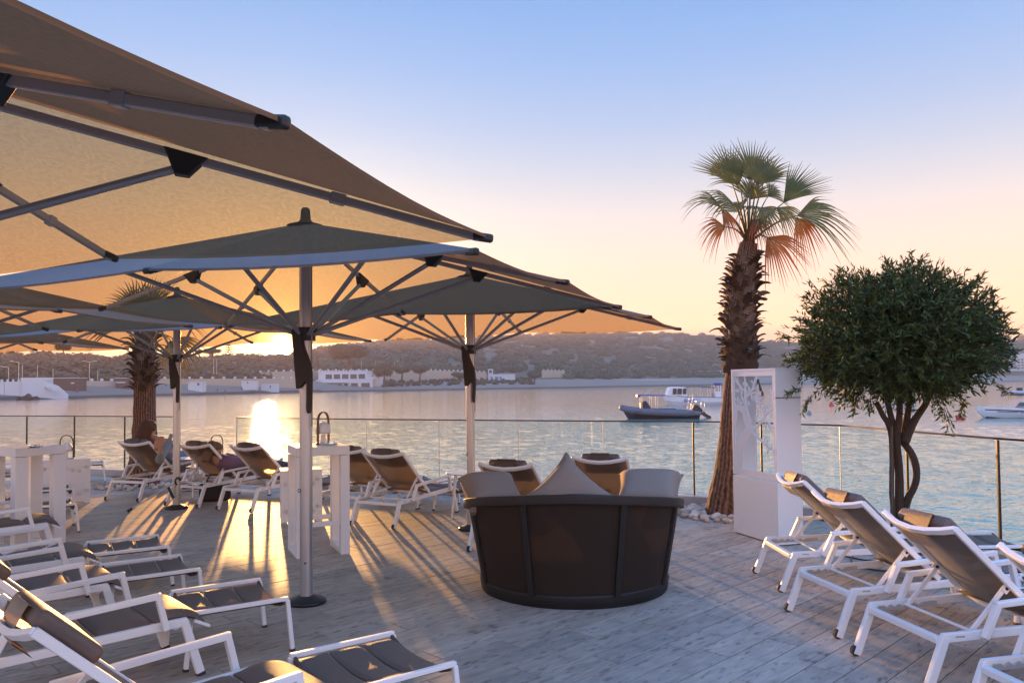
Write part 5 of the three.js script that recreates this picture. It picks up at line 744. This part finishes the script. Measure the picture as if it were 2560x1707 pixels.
{ const s = 150, t = thing('inflatable_boat', 'grey white inflatable boat farther off at the right edge', 'boat', [at(2505, 965, s).x, WY, -s]);
  part(t, 'tube', mg([-1, 1].map((z) => taperTube([V(0, 0.75, 0), V(0.6, 0.65, 0.7 * z), V(2.2, 0.5, 1.0 * z), V(7, 0.35, 1.0 * z)], [0.2, 0.3, 0.32, 0.32], 24, 10))), std({ color: lin(0.45, 0.5, 0.55), roughness: 0.5 })); part(t, 'hull', loft([[[0.3, 0.5, 0.3], [0.5, 0, 0], [0.3, 0.5, -0.3]], [[7, 0.4, 0.9], [7, -0.2, 0], [7, 0.4, -0.9]]]), M.boatWhite); part(t, 'console', box(0.8, 0.9, 0.8, 0.15, 2).translate(3.4, 0.9, 0), M.navy); }
{ const s = 82, t = thing('motorboat', 'small white motorboat with red seats seen through the stems of the clipped tree', 'boat', [at(2205, 1000, s).x, WY, -s]);
  part(t, 'hull', loft([[[0, 0.6, 0.05], [0.4, 0, 0], [0, 0.6, -0.05]], [[1.2, 0.6, 0.7], [1.2, -0.1, 0.2], [1.2, 0.6, -0.7]], [[3.2, 0.55, 0.8], [3.2, -0.1, 0.3], [3.2, 0.55, -0.8]]]), M.boatWhite); part(t, 'seat', box(0.5, 0.4, 0.8, 0.1, 2).translate(1.9, 0.75, 0), M.red); part(t, 'outboard', box(0.35, 0.7, 0.3, 0.08, 2).translate(3.3, 0.6, 0), M.black); }
function buoy(px, py, s, r, mat, label, tilt = 0) { const g = thing('buoy', label, 'buoy', [at(px, py, s).x, WY, -s]); part(g, 'float', new THREE.LatheGeometry([[0, -r], [r * 0.9, -r * 0.5], [r, 0.1 * r], [r * 0.5, r], [r * 0.18, r * 1.5], [0, r * 1.6]].map((p) => new THREE.Vector2(...p)), 18).rotateZ(tilt), mat); part(g, 'ring', new THREE.TorusGeometry(r * 0.16, r * 0.05, 6, 12).translate(-Math.sin(tilt) * r * 1.7, r * 1.7 * Math.cos(tilt), 0), M.steel); }
buoy(2403, 1043, 60, 0.32, M.red, 'tilted red buoy left of the white speedboat', 0.9);
buoy(2079, 1006, 95, 0.34, M.red, 'red buoy just right of the white column');
buoy(2024, 1029, 72, 0.24, std({ color: lin(0.2, 0.2, 0.22), roughness: 0.5 }), 'grey cone shaped buoy right of the white column');
buoy(1798, 979, 170, 0.4, M.navy, 'small dark buoy right of the cabin boat');
// ---------------------------------------------------------------- the far shore: beach, wooded slope, hills, buildings
const lerpT = (t, x) => { let i = 1; while (i < t.length - 1 && t[i][0] < x) i++; const a = t[i - 1], b = t[i], k = THREE.MathUtils.clamp((x - a[0]) / (b[0] - a[0]), 0, 1); return a.slice(1).map((v, j) => v + (b[j + 1] - v) * k); };
// by column of the view: shore distance, row and depth of the flat land's back, row of the ridge, ridge distance
const COL = [[-700, 150, 968, 40, 880, 420], [-60, 215, 966, 40, 884, 480], [200, 250, 963, 45, 888, 500], [470, 300, 958, 50, 893, 540], [700, 365, 953, 55, 888, 640], [780, 395, 952, 55, 874, 800], [860, 420, 953, 70, 864, 1000], [1000, 440, 955, 80, 853, 1150], [1170, 460, 951, 80, 843, 1250], [1400, 530, 948, 80, 836, 1350], [1560, 640, 947, 70, 833, 1450], [1770, 800, 944, 80, 835, 1550], [1830, 820, 943, 80, 843, 1480], [1910, 860, 942, 80, 857, 1500], [2010, 900, 941, 90, 862, 1520], [2250, 980, 938, 100, 859, 1520], [2480, 1060, 936, 100, 847, 1500], [2560, 1080, 935, 100, 842, 1480], [3200, 1150, 930, 100, 830, 1400]];
const yAt = (u, v, d) => at(u, v, d).y;
const land = (u, d) => { // height of the land
  const [ds, vb, db, vr, dr] = lerpT(COL, u), yb = yAt(u, vb, ds + db), yr = yAt(u, vr, dr) - 3;
  if (d < ds) return -1.4 - (ds - d) * 0.06;
  if (d < ds + db) return -1.42 + Math.max(1.2, yb + 1.42) * Math.pow((d - ds) / db, 0.8);
  const y0 = -1.42 + Math.max(1.2, yb + 1.42), k = Math.min(1.25, (d - ds - db) / (dr - ds - db)), s = k < 1 ? 0.55 * k + 0.45 * (k * k * (3 - 2 * k)) : 1 - (k - 1) * 0.8;
  return y0 + (yr - y0) * s;
};
const rough = (x, d, k) => k * (2.2 * fbm(x * 0.011, d * 0.011, 4.4, 4) * Math.min(8, d / 160) * 0.9);
const groundAt = (u, d) => { const [ds, , db, , dr] = lerpT(COL, u), k = THREE.MathUtils.clamp((d - ds - db) / (dr - ds - db), 0, 1); const p = at(u, 900, d); p.y = land(u, d) + rough(p.x, d, k * (1 - 0.7 * k)); return p; };
{
  const P = [], C = [], U = [], I = [], us = [], n = 90; for (let u = -700; u <= 3200; u += 13) us.push(u);
  const sand = [0.46, 0.38, 0.31], scrub = [0.12, 0.105, 0.06], dry = [0.3, 0.23, 0.16], rock = [0.3, 0.26, 0.21];
  for (const u of us) { const [ds, , db, , dr] = lerpT(COL, u);
    for (let j = 0; j <= n; j++) {
      const d = j < 16 ? ds - 6 + (db + 6) * (j / 16) : ds + db + (dr * 1.06 - ds - db) * Math.pow((j - 16) / (n - 16), 1.15), p = groundAt(u, d), k = THREE.MathUtils.clamp((d - ds - db) / (dr - ds - db), 0, 1);
      P.push(p.x, p.y, p.z); U.push(p.x / 30, p.z / 30);
      const m = THREE.MathUtils.clamp(0.5 + 1.6 * fbm(p.x * 0.012, p.z * 0.02, 8.8, 4), 0, 1), terr = THREE.MathUtils.smoothstep(Math.sin(p.y * 0.75 + 2 * fbm(p.x * 0.004, 3, p.z * 0.004, 2)), 0.55, 0.95);
      let c = k <= 0 ? sand : scrub.map((v, i) => v + (dry[i] - v) * m * 0.8); if (k > 0.12 && u > 800) c = c.map((v, i) => v + (rock[i] - v) * terr * 0.55); if (k <= 0 && d < ds + 6) c = [0.16, 0.13, 0.1]; C.push(...c);
    } }
  const m = n + 1; for (let i = 0; i < us.length - 1; i++) for (let j = 0; j < n; j++) { const a = i * m + j, b = a + m; I.push(a, b, a + 1, b, b + 1, a + 1); }
  const g = new THREE.BufferGeometry(); g.setAttribute('position', new THREE.Float32BufferAttribute(P, 3)); g.setAttribute('color', new THREE.Float32BufferAttribute(C, 3)); g.setAttribute('uv', new THREE.Float32BufferAttribute(U, 2)); g.setIndex(I); g.computeVertexNormals();
  struct('hills', g, std({ vertexColors: true, roughness: 1, bumpMap: rep(tGrain, 6, 6), bumpScale: 1.2 }));
}
// foliage clumps made of small faces
const clump = (s, n = 90, leafy = 0.16) => { const P = [], I = []; let sd = s * 77 + 5; const q = () => { sd = (sd * 1103515245 + 12345) & 0x7fffffff; return sd / 0x7fffffff; }; for (let i = 0; i < n; i++) { const a = q() * 6.2832, z = q() * 2 - 1, r = Math.sqrt(1 - z * z), d = V(r * Math.cos(a), z, r * Math.sin(a)), f = 0.62 + 0.38 * q() + 0.25 * fbm(d.x * 2 + s, d.y * 2, d.z * 2, 2), c = d.clone().multiplyScalar(f), t = V(q() - 0.5, q() - 0.5, q() - 0.5).cross(d).normalize(), b2 = t.clone().cross(d), L = leafy * (0.7 + 0.9 * q()), k = P.length / 3; [c.clone().addScaledVector(t, L), c.clone().addScaledVector(b2, L), c.clone().addScaledVector(t, -L), c.clone().addScaledVector(b2, -L)].forEach((p) => P.push(p.x, p.y, p.z)); I.push(k, k + 1, k + 2, k, k + 2, k + 3); }
  const g = new THREE.BufferGeometry(); g.setAttribute('position', new THREE.Float32BufferAttribute(P, 3)); g.setIndex(I); g.computeVertexNormals(); const core = new THREE.IcosahedronGeometry(0.62, 1); return mg([g, core]); };
const clumps = [clump(1), clump(2), clump(3), clump(4, 130, 0.13)];
M.tree1 = std({ color: lin(0.07, 0.075, 0.045), roughness: 1, side: THREE.DoubleSide }); M.tree2 = std({ color: lin(0.085, 0.07, 0.04), roughness: 1, side: THREE.DoubleSide }); M.bark = std({ color: lin(0.1, 0.075, 0.055), roughness: 1 });
function scatter(name, label, n, pick, mat, gi) { const im = new THREE.InstancedMesh(clumps[gi], mat, n), m = new THREE.Matrix4(), c = new THREE.Color(); for (let i = 0; i < n; i++) { const [u, d, s] = pick(), p = groundAt(u, d); m.compose(V(p.x, p.y + s * 0.35, p.z), new THREE.Quaternion().setFromEuler(new THREE.Euler(rr(-0.2, 0.2), rr(0, 6), 0)), V(s * rr(0.8, 1.5), s * rr(0.6, 0.95), s * rr(0.8, 1.4))); im.setMatrixAt(i, m); const t = rr(0.6, 1.5); im.setColorAt(i, c.setRGB(t * rr(0.9, 1.2), t, t * rr(0.8, 1.0))); } im.name = numbered(name); im.userData = { kind: 'stuff', label, category: 'scrub' }; shade(im); scene.add(im); }
const between = (u0, u1, k0, k1, s0, s1, pw = 1) => () => { let u, d, t = 0; do { u = rr(u0, u1); const [ds, , db, , dr] = lerpT(COL, u), k = k0 + (k1 - k0) * Math.pow(rnd(), pw); d = ds + db + (dr - ds - db) * k; } while (fbm(u * 0.02, d * 0.012, 17, 3) < -0.06 && t++ < 6); return [u, d, rr(s0, s1)]; };
scatter('wooded_slope', 'dark wood covering the low slope behind the beach at left', 2600, between(-300, 800, 0.08, 1.0, 2.2, 5.0), M.tree2, 0);
scatter('hillside_scrub', 'dark bushes spread over the far hillside', 4200, between(800, 1850, 0.1, 1.0, 2.5, 6.5), M.tree1, 1);
scatter('hillside_scrub', 'bushes spread over the farthest hill at right', 1500, between(1850, 2700, 0.1, 1.0, 4, 10), M.tree1, 2);
scatter('shore_shrubs', 'low shrubs on the flat shore right of the white two-storey house', 240, () => { const u = rr(960, 1330), [ds, , db] = lerpT(COL, u); return [u, ds + db * rr(0.35, 1.2), rr(1.0, 2.0)]; }, M.tree2, 3);
scatter('shore_wood', 'row of dark trees along the shore below the terraces of pale houses', 300, between(1380, 1860, 0.0, 0.16, 3, 5.5), M.tree1, 0);

function bTree(name, label, u, v, d, w, h, mat = M.tree1, n = 9) { const b = at(u, v, d), t = thing(name, label, 'tree', [b.x, b.y, b.z]); part(t, 'trunk', taperTube([V(0, -1.5, 0), V(0.05 * w, h * 0.3, 0), V(0, h * 0.6, 0)], [0.05 * w, 0.04 * w, 0.02 * w], 8, 7), M.bark); const list = []; for (let i = 0; i < n; i++) { const a = i * 2.4, r = Math.sqrt(i / n) * w * 0.34; list.push(clumps[i % 4].clone().scale(w * rr(0.2, 0.3), h * rr(0.2, 0.28), w * 0.24).rotateY(a).translate(Math.cos(a) * r, h * (0.62 + 0.2 * rr(-0.7, 0.9) * (1 - i / n)), Math.sin(a) * r)); } part(t, 'crown', mg(list), mat); return t; }
bTree('tree', 'big round tree on the shore just right of the low sun', 868, 925, 470, 26, 17, M.tree2, 14);
bTree('tree', 'dark spreading tree on the skyline left of the conifer', 528, 897, 330, 9, 4.8, M.tree1, 8);
bTree('tree', 'second dark tree on the skyline, next to the leaning palm leaves', 497, 892, 330, 4.5, 3.6, M.tree1, 6);
bTree('tree', 'tree on the left skyline standing a little above the wood', 155, 890, 440, 9, 8, M.tree2, 7);
bTree('tree', 'spreading dark tree behind the shore wall, left of two', 1003, 946, 500, 13, 9, M.tree2);
bTree('tree', 'spreading dark tree behind the shore wall, right of two', 1048, 948, 500, 11, 9.5, M.tree2);
bTree('tree', 'dense dark tree right beside the white two-storey house', 958, 962, 455, 12, 13, M.tree2, 10);
bTree('tree', 'dark tree below the small white house with blue windows', 1335, 958, 540, 11, 9, M.tree1);
bTree('tree', 'dark tree left of the small white house with blue windows', 1150, 956, 520, 14, 8, M.tree1);
for (let i = 0; i < 7; i++) bTree('tree', ['tree in the row above the white two-storey house, first from the big round tree', 'tree in the row above the white two-storey house, second from the big round tree', 'tree in the row above the white two-storey house, third from the big round tree', 'tree in the row above the shore wall, fourth from the big round tree', 'tree in the row above the shore wall, fifth from the big round tree', 'tree in the row above the shore wall, sixth from the big round tree', 'tree in the row above the shore wall, last before the mast'][i], 893 + i * 33, 934 + i * 1.5, 540, 9.5, 7 + (i % 3), M.tree2, 6);
{ const d = 330, b = at(571, 893, d), t = thing('conifer', 'star branched conifer on the skyline left of the sun', 'tree', [b.x, b.y, b.z]); part(t, 'trunk', rod(V(0, -1, 0), V(0, 5.6, 0), 0.13, 0.04, 6), M.bark); const L = []; for (let k = 0; k < 6; k++) { const y = 1.0 + k * 0.9, R = 2.1 * (1 - k / 7); for (let j = 0; j < 7; j++) { const a = j * 0.9 + k * 0.4; L.push(bar(V(0, y, 0), V(Math.cos(a) * R, y + 0.45, Math.sin(a) * R), 0.22, 0.1, 0)); L.push(clumps[0].clone().scale(0.32, 0.2, 0.32).translate(Math.cos(a) * R * 0.92, y + 0.45, Math.sin(a) * R * 0.92)); } } part(t, 'branches', mg(L), M.tree1); }

// walls, huts, houses
M.plaster = std({ color: lin(0.62, 0.6, 0.58), roughness: 0.9, bumpMap: rep(tGrain, 1, 1), bumpScale: 0.02 }); M.stoneWall = std({ color: lin(0.46, 0.37, 0.27), roughness: 0.95, bumpMap: rep(tGrain, 0.3, 0.3), bumpScale: 0.1 }); M.brick = std({ color: lin(0.13, 0.075, 0.055), roughness: 0.9 }); M.darkGlass = std({ color: lin(0.06, 0.06, 0.07), roughness: 0.25 }); M.blueShutter = std({ color: lin(0.05, 0.14, 0.4), roughness: 0.7 });
function wall(label, pts, h, th, mat, crenel, step = 3.2, cw = 1.0, ch = 0.9) { // pts: column, row of the wall foot, distance
  const t = thing('shore_wall', label, 'wall'), P = pts.map(([u, v, d]) => at(u, v, d)); part(t, 'wall', mg(P.slice(1).map((b, i) => { const a = P[i]; return bar(V(a.x, a.y + h / 2 - 1.5, a.z), V(b.x, b.y + h / 2 - 1.5, b.z), th, h + 3, 0); })), mat);
  if (crenel) for (let i = 1; i < P.length; i++) { const a = P[i - 1], b = P[i], L = a.distanceTo(b), n = Math.max(1, Math.round(L / step)); for (let k = 0; k < n; k++) { const p = a.clone().lerp(b, (k + 0.5) / n); part(t, 'merlon', box(cw, ch, th * 0.8, 0).rotateY(-Math.atan2(b.z - a.z, b.x - a.x)).translate(p.x, p.y + h + ch / 2 + 0.003, p.z), crenel); } } return t; }
const whiteW = wall('whitewashed sea wall with balusters and stairs at the left edge', [[-120, 996, 232], [10, 993, 236], [52, 992, 238]], 4.6, 1.2, M.plaster, M.plaster, 1.5, 0.5, 0.7);
part(whiteW, 'upper_wall', bar(at(50, 975, 246), at(131, 974, 250), 1.2, 7.2, 0).translate(0, 0.2, 0), M.plaster);
{ const a = at(52, 992, 238), b = at(148, 991, 243); part(whiteW, 'stair_wall', new THREE.ExtrudeGeometry(new THREE.Shape([[0, -2], [12.2, -2], [12.2, 0.6], [9.6, 3.2], [4.5, 5.4], [0, 5.4]].map((p) => new THREE.Vector2(...p))), { depth: 1.2, bevelEnabled: false }).rotateY(-Math.atan2(b.z - a.z, b.x - a.x)).translate(a.x, a.y, a.z), M.plaster); for (let k = 0; k < 14; k++) part(whiteW, 'baluster', box(0.42, 0.8, 0.6, 0).translate(...at(56 + k * 5.6, 961, 247).toArray()).translate(0, 1.15, 0), M.plaster); for (let k = 0; k < 9; k++) part(whiteW, 'baluster', box(0.4, 0.7, 0.6, 0).translate(...at(100 + k * 5.6, 964 + Math.max(0, k - 1) * 2.5, 240).toArray()), M.plaster); }
wall('beige shore wall with white merlons between the two brown huts', [[190, 975, 292], [290, 975, 300]], 3.4, 0.8, M.stoneWall, M.plaster);
wall('long beige shore wall with white merlons behind the beach huts', [[395, 966, 335], [600, 964, 365], [760, 962, 400]], 3.2, 0.8, M.stoneWall, M.plaster, 5.4);
wall('upper beige road wall behind the white two-storey house', [[620, 943, 430], [790, 937, 470], [960, 936, 500]], 2.6, 0.8, M.stoneWall, M.plaster, 5.2);
wall('beige shore wall with white merlons left of the mast', [[958, 946, 525], [1060, 945, 530], [1150, 947, 545], [1215, 949, 555]], 5.2, 0.8, M.stoneWall, M.plaster, 3.6);
wall('sloping beige wall with white merlons right of the small white house', [[1355, 958, 620], [1412, 958, 640]], 10, 0.8, M.stoneWall, M.plaster, 4.5);
wall('low white wall of merlons along the far shore road', [[1462, 961, 660], [1530, 960, 680], [1600, 959, 720], [1700, 958, 800], [1790, 957, 880]], 2.0, 0.8, M.plaster, M.plaster, 5.5, 2.0, 2.0);
function hut(name, label, cat, u0, u1, vTop, vFoot, d, depth, mat, roofMat, wins = []) { const a = at(u0, vFoot, d), b = at(u1, vFoot, d), top = at(u0, vTop, d).y, w = b.x - a.x, h = top - a.y, t = thing(name, label, cat, [(a.x + b.x) / 2, a.y, a.z - depth / 2]); part(t, 'walls', box(w, h + 2, depth, 0).translate(0, h / 2 - 1, 0), mat); part(t, 'roof', box(w + 0.5, 0.22, depth + 0.5, 0.02).translate(0, h + 0.113, 0), roofMat); for (const [x0, x1, y0, y1, m] of wins) part(t, m === M.brick ? 'door' : 'window', box((x1 - x0) * w, (y1 - y0) * h, 0.16, 0.01).translate(((x0 + x1) / 2 - 0.5) * w, ((y0 + y1) / 2) * h, depth / 2 + 0.03), m || M.darkGlass); return t; }
hut('beach_kiosk', 'dark brown kiosk with a pale roof edge right of the white sea wall', 'kiosk', 133, 191, 946, 982, 268, 6, M.brick, M.plaster, [[0.74, 0.88, 0.62, 0.72, M.plaster]]);
hut('beach_kiosk', 'dark brown kiosk with a pale sign just left of the palm trunk', 'kiosk', 288, 332, 946, 973, 296, 6, M.brick, M.plaster, [[0.02, 0.55, 0.58, 0.68, M.plaster]]);
hut('beach_hut', 'small white beach hut with one window right of the left mast', 'hut', 469, 505, 955, 970, 318, 4, M.plaster, M.plaster, [[0.66, 0.78, 0.42, 0.8]]);
hut('beach_hut', 'white beach hut with a sloping side left of the low sun', 'hut', 603, 638, 951, 964, 352, 4, M.plaster, M.stoneWall, [[0.4, 0.47, 0.45, 0.7]]);
hut('beach_hut', 'white beach hut right below the low sun', 'hut', 652, 691, 958, 970, 362, 4, M.plaster, M.stoneWall);
{ // white two-storey house
  const W = [], lo = []; for (let i = 0; i < 5; i++) W.push([0.15 + i * 0.168, 0.15 + i * 0.168 + 0.13, 0.2, 0.72]);
  const t = hut('beach_house', 'white two-storey house with a row of wide windows on the shore', 'house', 795, 918, 930, 952, 462, 14, M.plaster, M.plaster, W);
  const g = at(795, 975, 458), g2 = at(935, 975, 458), y0 = g.y - t.position.y, gw = g2.x - g.x; const x0 = g.x - t.position.x;
  part(t, 'ground_floor', box(gw, 5.6 + 2, 12, 0).translate(x0 + gw / 2, y0 + 1.8, 10), M.plaster); part(t, 'terrace_edge', box(gw + 0.6, 0.35, 12.4, 0.02).translate(x0 + gw / 2, y0 + 5.8, 10), M.plaster);
  for (const [a, b, c, e, m] of [[0.06, 0.11, 0.1, 3.6, M.darkGlass], [0.16, 0.34, 0.3, 2.6, M.window], [0.4, 0.45, 1.0, 3.4, M.blueShutter], [0.5, 0.56, 0.2, 3.6, M.darkGlass], [0.62, 0.74, 0.2, 3.8, M.darkGlass], [0.8, 0.95, 0.2, 3.8, M.darkGlass]]) part(t, 'window', box((b - a) * gw, e - c, 0.2, 0.01).translate(x0 + ((a + b) / 2) * gw, y0 + (c + e) / 2, 16.05), m);
  part(t, 'awning', box(gw * 0.5, 0.18, 2.4, 0.02).translate(x0 + gw * 0.34, y0 + 4.2, 17.3), M.plaster);
  const q = at(918, 958, 460), q2 = at(951, 958, 460); part(t, 'side_wing', box(q2.x - q.x, 6.2, 10, 0).translate((q.x + q2.x) / 2 - t.position.x, q.y - t.position.y + 0.6, 6), M.plaster);
  for (let k = 0; k < 15; k++) part(t, 'merlon', box(1.0, 0.8, 0.6, 0).translate(-14 + k * 2.0, (at(795, 930, 462).y - t.position.y) + 0.62, 6.6), M.plaster);
}
{ const t = hut('shore_house', 'small white house with blue windows and a square tower on the shore', 'house', 1220, 1288, 936, 951, 560, 10, M.plaster, M.plaster, [[0.1, 0.17, 0.15, 0.6, M.blueShutter], [0.26, 0.38, 0.2, 0.6, M.blueShutter], [0.42, 0.5, 0.2, 0.6, M.blueShutter]]); const a = at(1220, 936, 560), b = at(1232, 923, 560); part(t, 'tower', box((b.x - a.x), b.y - a.y, 4, 0).translate((a.x + b.x) / 2 - t.position.x, (a.y + b.y) / 2 - t.position.y + 0.2, 2), M.plaster); part(t, 'tower_window', box(2, 2, 0.2, 0).translate((a.x + b.x) / 2 - t.position.x, (a.y + b.y) / 2 - t.position.y + 0.2, 4.1), M.darkGlass); }
{ const p = at(1417, 956, 650), t = thing('parasol', 'tiny white parasol on the far beach road', 'parasol', [p.x, p.y, p.z]); part(t, 'canopy', new THREE.ConeGeometry(3.2, 1.6, 8).translate(0, 3.2, 0), M.plaster); part(t, 'pole', rod(V(0, 0, 0), V(0, 3, 0), 0.1, 0.1, 6), M.steel); }
hut('shore_house', 'pale flat roofed house on the far shore road, left of the dark shed', 'house', 1508, 1536, 947, 956, 730, 12, M.plaster, M.plaster, [[0.1, 0.3, 0.3, 0.7], [0.45, 0.6, 0.3, 0.7], [0.75, 0.92, 0.3, 0.7]]);
hut('shed', 'dark reddish shed on the far shore road, left of two', 'shed', 1540, 1566, 947, 957, 730, 10, M.brick, M.brick, [[0.1, 0.9, 0.1, 0.3]]);
hut('shed', 'dark reddish shed on the far shore road, right of two', 'shed', 1679, 1705, 945, 956, 830, 10, M.brick, M.plaster, [[0.1, 0.9, 0.1, 0.35]]);
hut('shed', 'low dark shed right of the tiny white parasol', 'shed', 1446, 1466, 950, 959, 680, 10, M.brick, M.brick, [[0.1, 0.4, 0.1, 0.6]]);
{ // stepped rows of pale terrace houses below the hill
  let k = 0; const rows = [[1437, 1560, 932, 927, 900], [1470, 1640, 929, 923, 940], [1505, 1700, 926, 920, 980], [1610, 1800, 924, 917, 1020], [1620, 1830, 934, 929, 920], [1460, 1600, 938, 934, 870], [1900, 1995, 935, 928, 980], [1945, 2060, 942, 935, 960]];
  const names = ['lowest left', 'second left', 'long middle', 'upper right', 'right hand lower', 'lowest', 'far right upper, behind the column,', 'far right lower, behind the column,'];
  for (const [u0, u1, vf, vt, d] of rows) { const wins = []; const n = Math.floor((u1 - u0) / 7); for (let i = 0; i < n; i++) if (i % 5 !== 4) wins.push([(i + 0.2) / n, (i + 0.75) / n, 0.15, 0.75]); hut('terrace_row', `${names[k++]} row of pale terrace houses under the far hill`, 'houses', u0, u1, vt, vf, d, 12, M.plaster, M.plaster, wins); }
}
{ const wins = []; for (let f = 0; f < 4; f++) for (let i = 0; i < 9; i++) wins.push([(i + 0.15) / 9, (i + 0.85) / 9, f * 0.25 + 0.06, f * 0.25 + 0.2, M.darkGlass]); const t = hut('hotel', 'white hotel with rows of balconies at the right edge', 'hotel', 2500, 2580, 896, 924, 1150, 30, M.plaster, M.plaster, wins); const a = at(2541, 896, 1150), b = at(2575, 883, 1150); part(t, 'roof_block', box(b.x - a.x, b.y - a.y, 20, 0).translate((a.x + b.x) / 2 - t.position.x, (a.y + b.y) / 2 - t.position.y + 0.3, 0), M.plaster); }
{ const t = hut('hill_house', 'pale house with arches high on the far hill', 'house', 1536, 1570, 858, 863, 1330, 12, M.plaster, M.stoneWall, [[0.05, 0.17, 0.1, 0.8], [0.25, 0.37, 0.1, 0.8], [0.45, 0.57, 0.1, 0.8], [0.65, 0.77, 0.1, 0.8]]); const a = at(1570, 863, 1330), b = at(1577, 853, 1330); part(t, 'tower', box(b.x - a.x, b.y - a.y, 8, 0).translate((a.x + b.x) / 2 - t.position.x, (b.y - a.y) / 2, 0), M.plaster); }
{ const t = thing('ruin', 'pale broken walls near the crest of the far hill', 'ruin'); for (let i = 0; i < 7; i++) { const p = at(1655 + i * 8.8, 848, 1420); part(t, 'wall_stub', box(rr(1.5, 5), rr(3, 7.5), 1.2, 0).translate(p.x, p.y - 1, p.z), M.plaster); } const a = at(1655, 849, 1420), b = at(1709, 849, 1420); part(t, 'wall', bar(a, b, 1, 3, 0), M.plaster); }
{ const p = at(1752, 836, 1440), t = thing('mast_on_hill', 'thin radio mast on the crest of the far hill', 'mast', [p.x, p.y, p.z]); part(t, 'mast', rod(V(0, -4, 0), V(0, 11, 0), 0.25, 0.1, 6), M.steel); }
// street lamps along the shore road
{ const lampAt = (u, v0, v1, d, arms, label) => { const a = at(u, v0, d), h = at(u, v1, d).y - a.y, t = thing('street_lamp', label, 'street lamp', [a.x, a.y, a.z], 0, 'street lamps along the shore road'); part(t, 'pole', rod(V(0, -1, 0), V(0, h, 0), 0.11, 0.07, 6), M.steel); for (const s of arms) part(t, 'arm', bar(V(0, h - 0.1, 0), V(s * 2.2, h + 0.25, 0), 0.12, 0.12, 0), M.steel), part(t, 'head', box(0.8, 0.18, 0.35, 0.04).translate(s * 2.3, h + 0.25, 0), M.boatWhite); };
  const L = [[20, 960, 918, 260, [-1], 'street lamp at the far left end of the shore road'], [45, 962, 905, 255, [-1], 'tall street lamp above the white sea wall'], [54, 958, 912, 280, [], 'thin pole just right of the tall lamp above the white wall'], [92, 955, 912, 290, [], 'thin pole in the middle of the wood above the white wall'], [131, 950, 920, 290, [], 'thin pole behind the left corner of the dark kiosk'], [222, 955, 904, 300, [-1, 1], 'two armed street lamp between the two brown kiosks'], [243, 955, 925, 320, [], 'short pole right of the two armed lamp'], [533, 930, 897, 380, [-1], 'left of two poles below the dark skyline tree'], [541, 930, 899, 380, [], 'right of two poles below the dark skyline tree'], [903, 935, 893, 480, [], 'thin pole above the white two-storey house'], [986, 935, 904, 520, [1], 'street lamp behind the shore wall left of the mast'], [938, 935, 900, 520, [], 'pole above the right wing of the white two-storey house'], [1370, 935, 918, 640, [], 'thin pole behind the sloping wall'], [1467, 958, 928, 700, [], 'pole on the shore road left of the pale terraces'], [1571, 955, 930, 740, [], 'pole on the shore road right of the dark shed'], [1647, 950, 925, 800, [], 'pole on the shore road below the terraces']];
  for (const l of L) lampAt(...l); }
// people on the far beach
{ const B = blob([[V(0, 0.85, 0), V(0, 1.35, 0), 0.15, 0.17], [V(0, 1.35, 0), V(0, 1.5, 0), 0.1, 0.055], [V(0, 1.62, 0), V(0, 1.68, 0), 0.095, 0.09], [V(-0.09, 0.85, 0), V(-0.11, 0.05, 0.05), 0.1, 0.05], [V(0.09, 0.85, 0), V(0.15, 0.05, -0.08), 0.1, 0.05], [V(-0.18, 1.38, 0), V(-0.27, 0.9, 0.05), 0.055, 0.04], [V(0.18, 1.38, 0), V(0.27, 0.92, 0.1), 0.055, 0.04]], 0.03, 0.04);
  const cloth = [std({ color: lin(0.08, 0.07, 0.08), roughness: 0.9 }), std({ color: lin(0.2, 0.07, 0.06), roughness: 0.9 }), std({ color: lin(0.06, 0.08, 0.16), roughness: 0.9 })];
  [[543, 980, 316, 0, 'person standing on the far beach right of the white hut, left of three'], [562, 984, 310, 1, 'person at the water edge of the far beach, middle of three'], [604, 977, 330, 0, 'person on the far beach, right of three'], [675, 972, 345, 1, 'person walking below the white hut under the sun'], [191, 985, 262, 2, 'person in blue beside the dark kiosk on the far beach']].forEach(([u, v, d, c, label]) => { const p = at(u, v, d), t = thing('person', label, 'person', [p.x, p.y, p.z], u); part(t, 'body', B, SKIN); part(t, 'clothes', blob([[V(0, 0.82, 0), V(0, 1.34, 0), 0.175, 0.19], [V(-0.09, 0.85, 0), V(-0.1, 0.45, 0.02), 0.12, 0.085], [V(0.09, 0.85, 0), V(0.12, 0.45, -0.04), 0.12, 0.085]], 0.035, 0.04), cloth[c]); });
  const dark = at(85, 992, 232), t = thing('rock_heap', 'dark heap of rock at the foot of the white sea wall', 'rocks', [dark.x, dark.y - 0.6, dark.z + 3]); for (let i = 0; i < 7; i++) { const g = new THREE.IcosahedronGeometry(1, 1), p = g.attributes.position; for (let k = 0; k < p.count; k++) { const v = V(p.getX(k), p.getY(k), p.getZ(k)).multiplyScalar(1 + 0.4 * fbm(p.getX(k) + i, p.getY(k), p.getZ(k), 2)); p.setXYZ(k, v.x, v.y, v.z); } g.computeVertexNormals(); part(t, 'rock', g.scale(rr(0.8, 1.3), rr(0.6, 1.3), 1.0).translate(-2.4 + i * 0.8, 0.4 - Math.abs(i - 3) * 0.15, rr(-0.5, 0.5)), std({ color: lin(0.06, 0.045, 0.035), roughness: 1 })); }
}
scene.traverse((o) => { if (o.isMesh) { o.castShadow = true; o.receiveShadow = true; } });
renderer.render(scene, camera);
